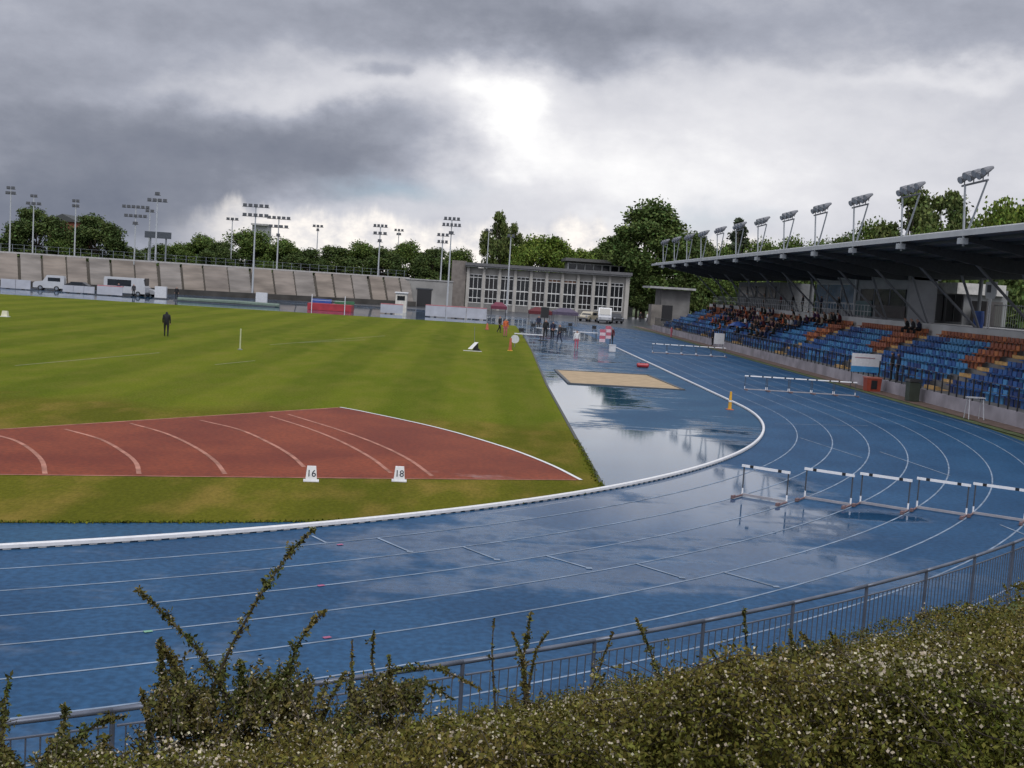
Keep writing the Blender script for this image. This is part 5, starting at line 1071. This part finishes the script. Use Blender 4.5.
    # cumulus heads low over the horizon, sunlit cream
    cn = noise(.42, (1, .35, 1), 8, (2.2, 5, 0), .6).outputs['Fac']; hump = noise(.16, (1, .02, 1), 3, (4.7, 0, 0)).outputs['Fac']
    top = M('ADD', M('MULTIPLY', M('SUBTRACT', hump, .5), 5.0), M('ADD', M('MULTIPLY', M('SUBTRACT', cn, .5), 3.4), 3.3))
    def band(a, b, c, d):
        q = N.new('ShaderNodeMapRange'); q.interpolation_type = 'SMOOTHSTEP'; q.inputs[1].default_value = a; q.inputs[2].default_value = b; L.new(az, q.inputs[0])
        r = N.new('ShaderNodeMapRange'); r.interpolation_type = 'SMOOTHSTEP'; r.inputs[1].default_value = d; r.inputs[2].default_value = c; L.new(az, r.inputs[0]); return M('MULTIPLY', q.outputs[0], r.outputs[0])
    cu = N.new('ShaderNodeMapRange'); cu.interpolation_type = 'SMOOTHSTEP'; cu.inputs[1].default_value = -.1; cu.inputs[2].default_value = .9; L.new(M('SUBTRACT', top, el), cu.inputs[0])
    cu = M('MULTIPLY', M('MULTIPLY', cu.outputs[0], band(-16, -10, 11, 17)), .9)
    cc = N.new('ShaderNodeMix'); cc.data_type = 'RGBA'; cc.inputs[6].default_value = (.50, .50, .535, 1); cc.inputs[7].default_value = (.84, .79, .735, 1)
    ch = N.new('ShaderNodeMapRange'); ch.inputs[1].default_value = .25; ch.inputs[2].default_value = .62; L.new(noise(.9, (1, 1.4, 1), 7, (8, 1, 0), .6).outputs['Fac'], ch.inputs[0]); L.new(ch.outputs[0], cc.inputs[0])
    cmx = N.new('ShaderNodeMix'); cmx.data_type = 'RGBA'; L.new(cu, cmx.inputs[0]); L.new(cr.outputs[0], cmx.inputs[6]); L.new(cc.outputs[2], cmx.inputs[7])
    bk = N.new('ShaderNodeMapRange'); bk.interpolation_type = 'SMOOTHSTEP'; bk.inputs[1].default_value = .1; bk.inputs[2].default_value = -.6; bk.inputs[3].default_value = 1.0; bk.inputs[4].default_value = 1.5; L.new(sep.outputs[1], bk.inputs[0])  # unseen sky behind the camera is boosted to light the facades
    sc = N.new('ShaderNodeVectorMath'); sc.operation = 'SCALE'; L.new(cmx.outputs[2], sc.inputs[0]); L.new(M('MULTIPLY', ov.outputs[0], bk.outputs[0]), sc.inputs['Scale'])
    gap = M('ADD', blob(395, 192, 60, 14, .75, 4), M('MULTIPLY', blob(700, 222, 60, 12, .5, 0), 1.0)); gap = M('MINIMUM', gap, .8); gap = M('MULTIPLY', gap, .45)
    mx = N.new('ShaderNodeMix'); mx.data_type = 'RGBA'; L.new(gap, mx.inputs[0]); L.new(sc.outputs[0], mx.inputs[6]); 
    s2 = N.new('ShaderNodeVectorMath'); s2.operation = 'MULTIPLY'; s2.inputs[1].default_value = (.55, .8, 1.25); L.new(sky.outputs[0], s2.inputs[0]); L.new(s2.outputs[0], mx.inputs[7])
    L.new(mx.outputs[2], bg.inputs[0])
OVER = 15.5
BLOBS = [  # px, py, rx, ry, brightness change, tilt, edge
 (90, 155, 340, 80, -.25, 0, 1.8), (340, 145, 180, 30, -.15, 8, 1.4), (60, 220, 150, 45, -.22, 0, 1.3), (250, 8, 360, 38, -.17, 0, 1.5), (60, 60, 130, 50, -.10, 0, 1), (560, 26, 170, 32, -.15, -4, 1.6), (780, 10, 300, 36, -.11, 0, 1.3),
 (270, 92, 200, 15, .20, 5, 1), (350, 55, 60, 24, .14, 0, 1), (508, 112, 46, 56, .34, 0, 1.2), (450, 72, 70, 18, .20, 0, 1), (600, 120, 170, 60, .16, 0, 1), (560, 165, 130, 45, .18, 0, 1),
 (330, 225, 150, 26, .22, 5, 1.4), (590, 228, 60, 14, .18, 0, 1.2), (850, 160, 280, 75, .19, 0, 1.3), (960, 76, 130, 12, .22, 0, 1), (1000, 20, 100, 25, -.06, 0, 1), (680, 205, 190, 45, .20, 0, 1), (385, 70, 26, 14, -.26, 0, 1.4)]
world()
sun = bpy.data.lights.new('sun', 'SUN'); sun.energy = 1.2; sun.angle = R_(25); sun.color = (1, .97, .93); so = bpy.data.objects.new('sun', sun); COL.objects.link(so)
from mathutils import Vector
so.rotation_euler = (Vector((math.sin(R_(168)), math.cos(R_(168)), math.tan(R_(52)))).to_track_quat('Z', 'Y')).to_euler()
for o in bpy.data.objects:
    if '_o' in o: del o['_o']
    if 'h' in o: del o['h']; del o['w']
scn.view_settings.view_transform = 'Standard'; scn.view_settings.look = 'None'; scn.view_settings.exposure = 0.40; scn.view_settings.gamma = 1.0
scn.cycles.max_bounces = 6; scn.cycles.use_denoising = True
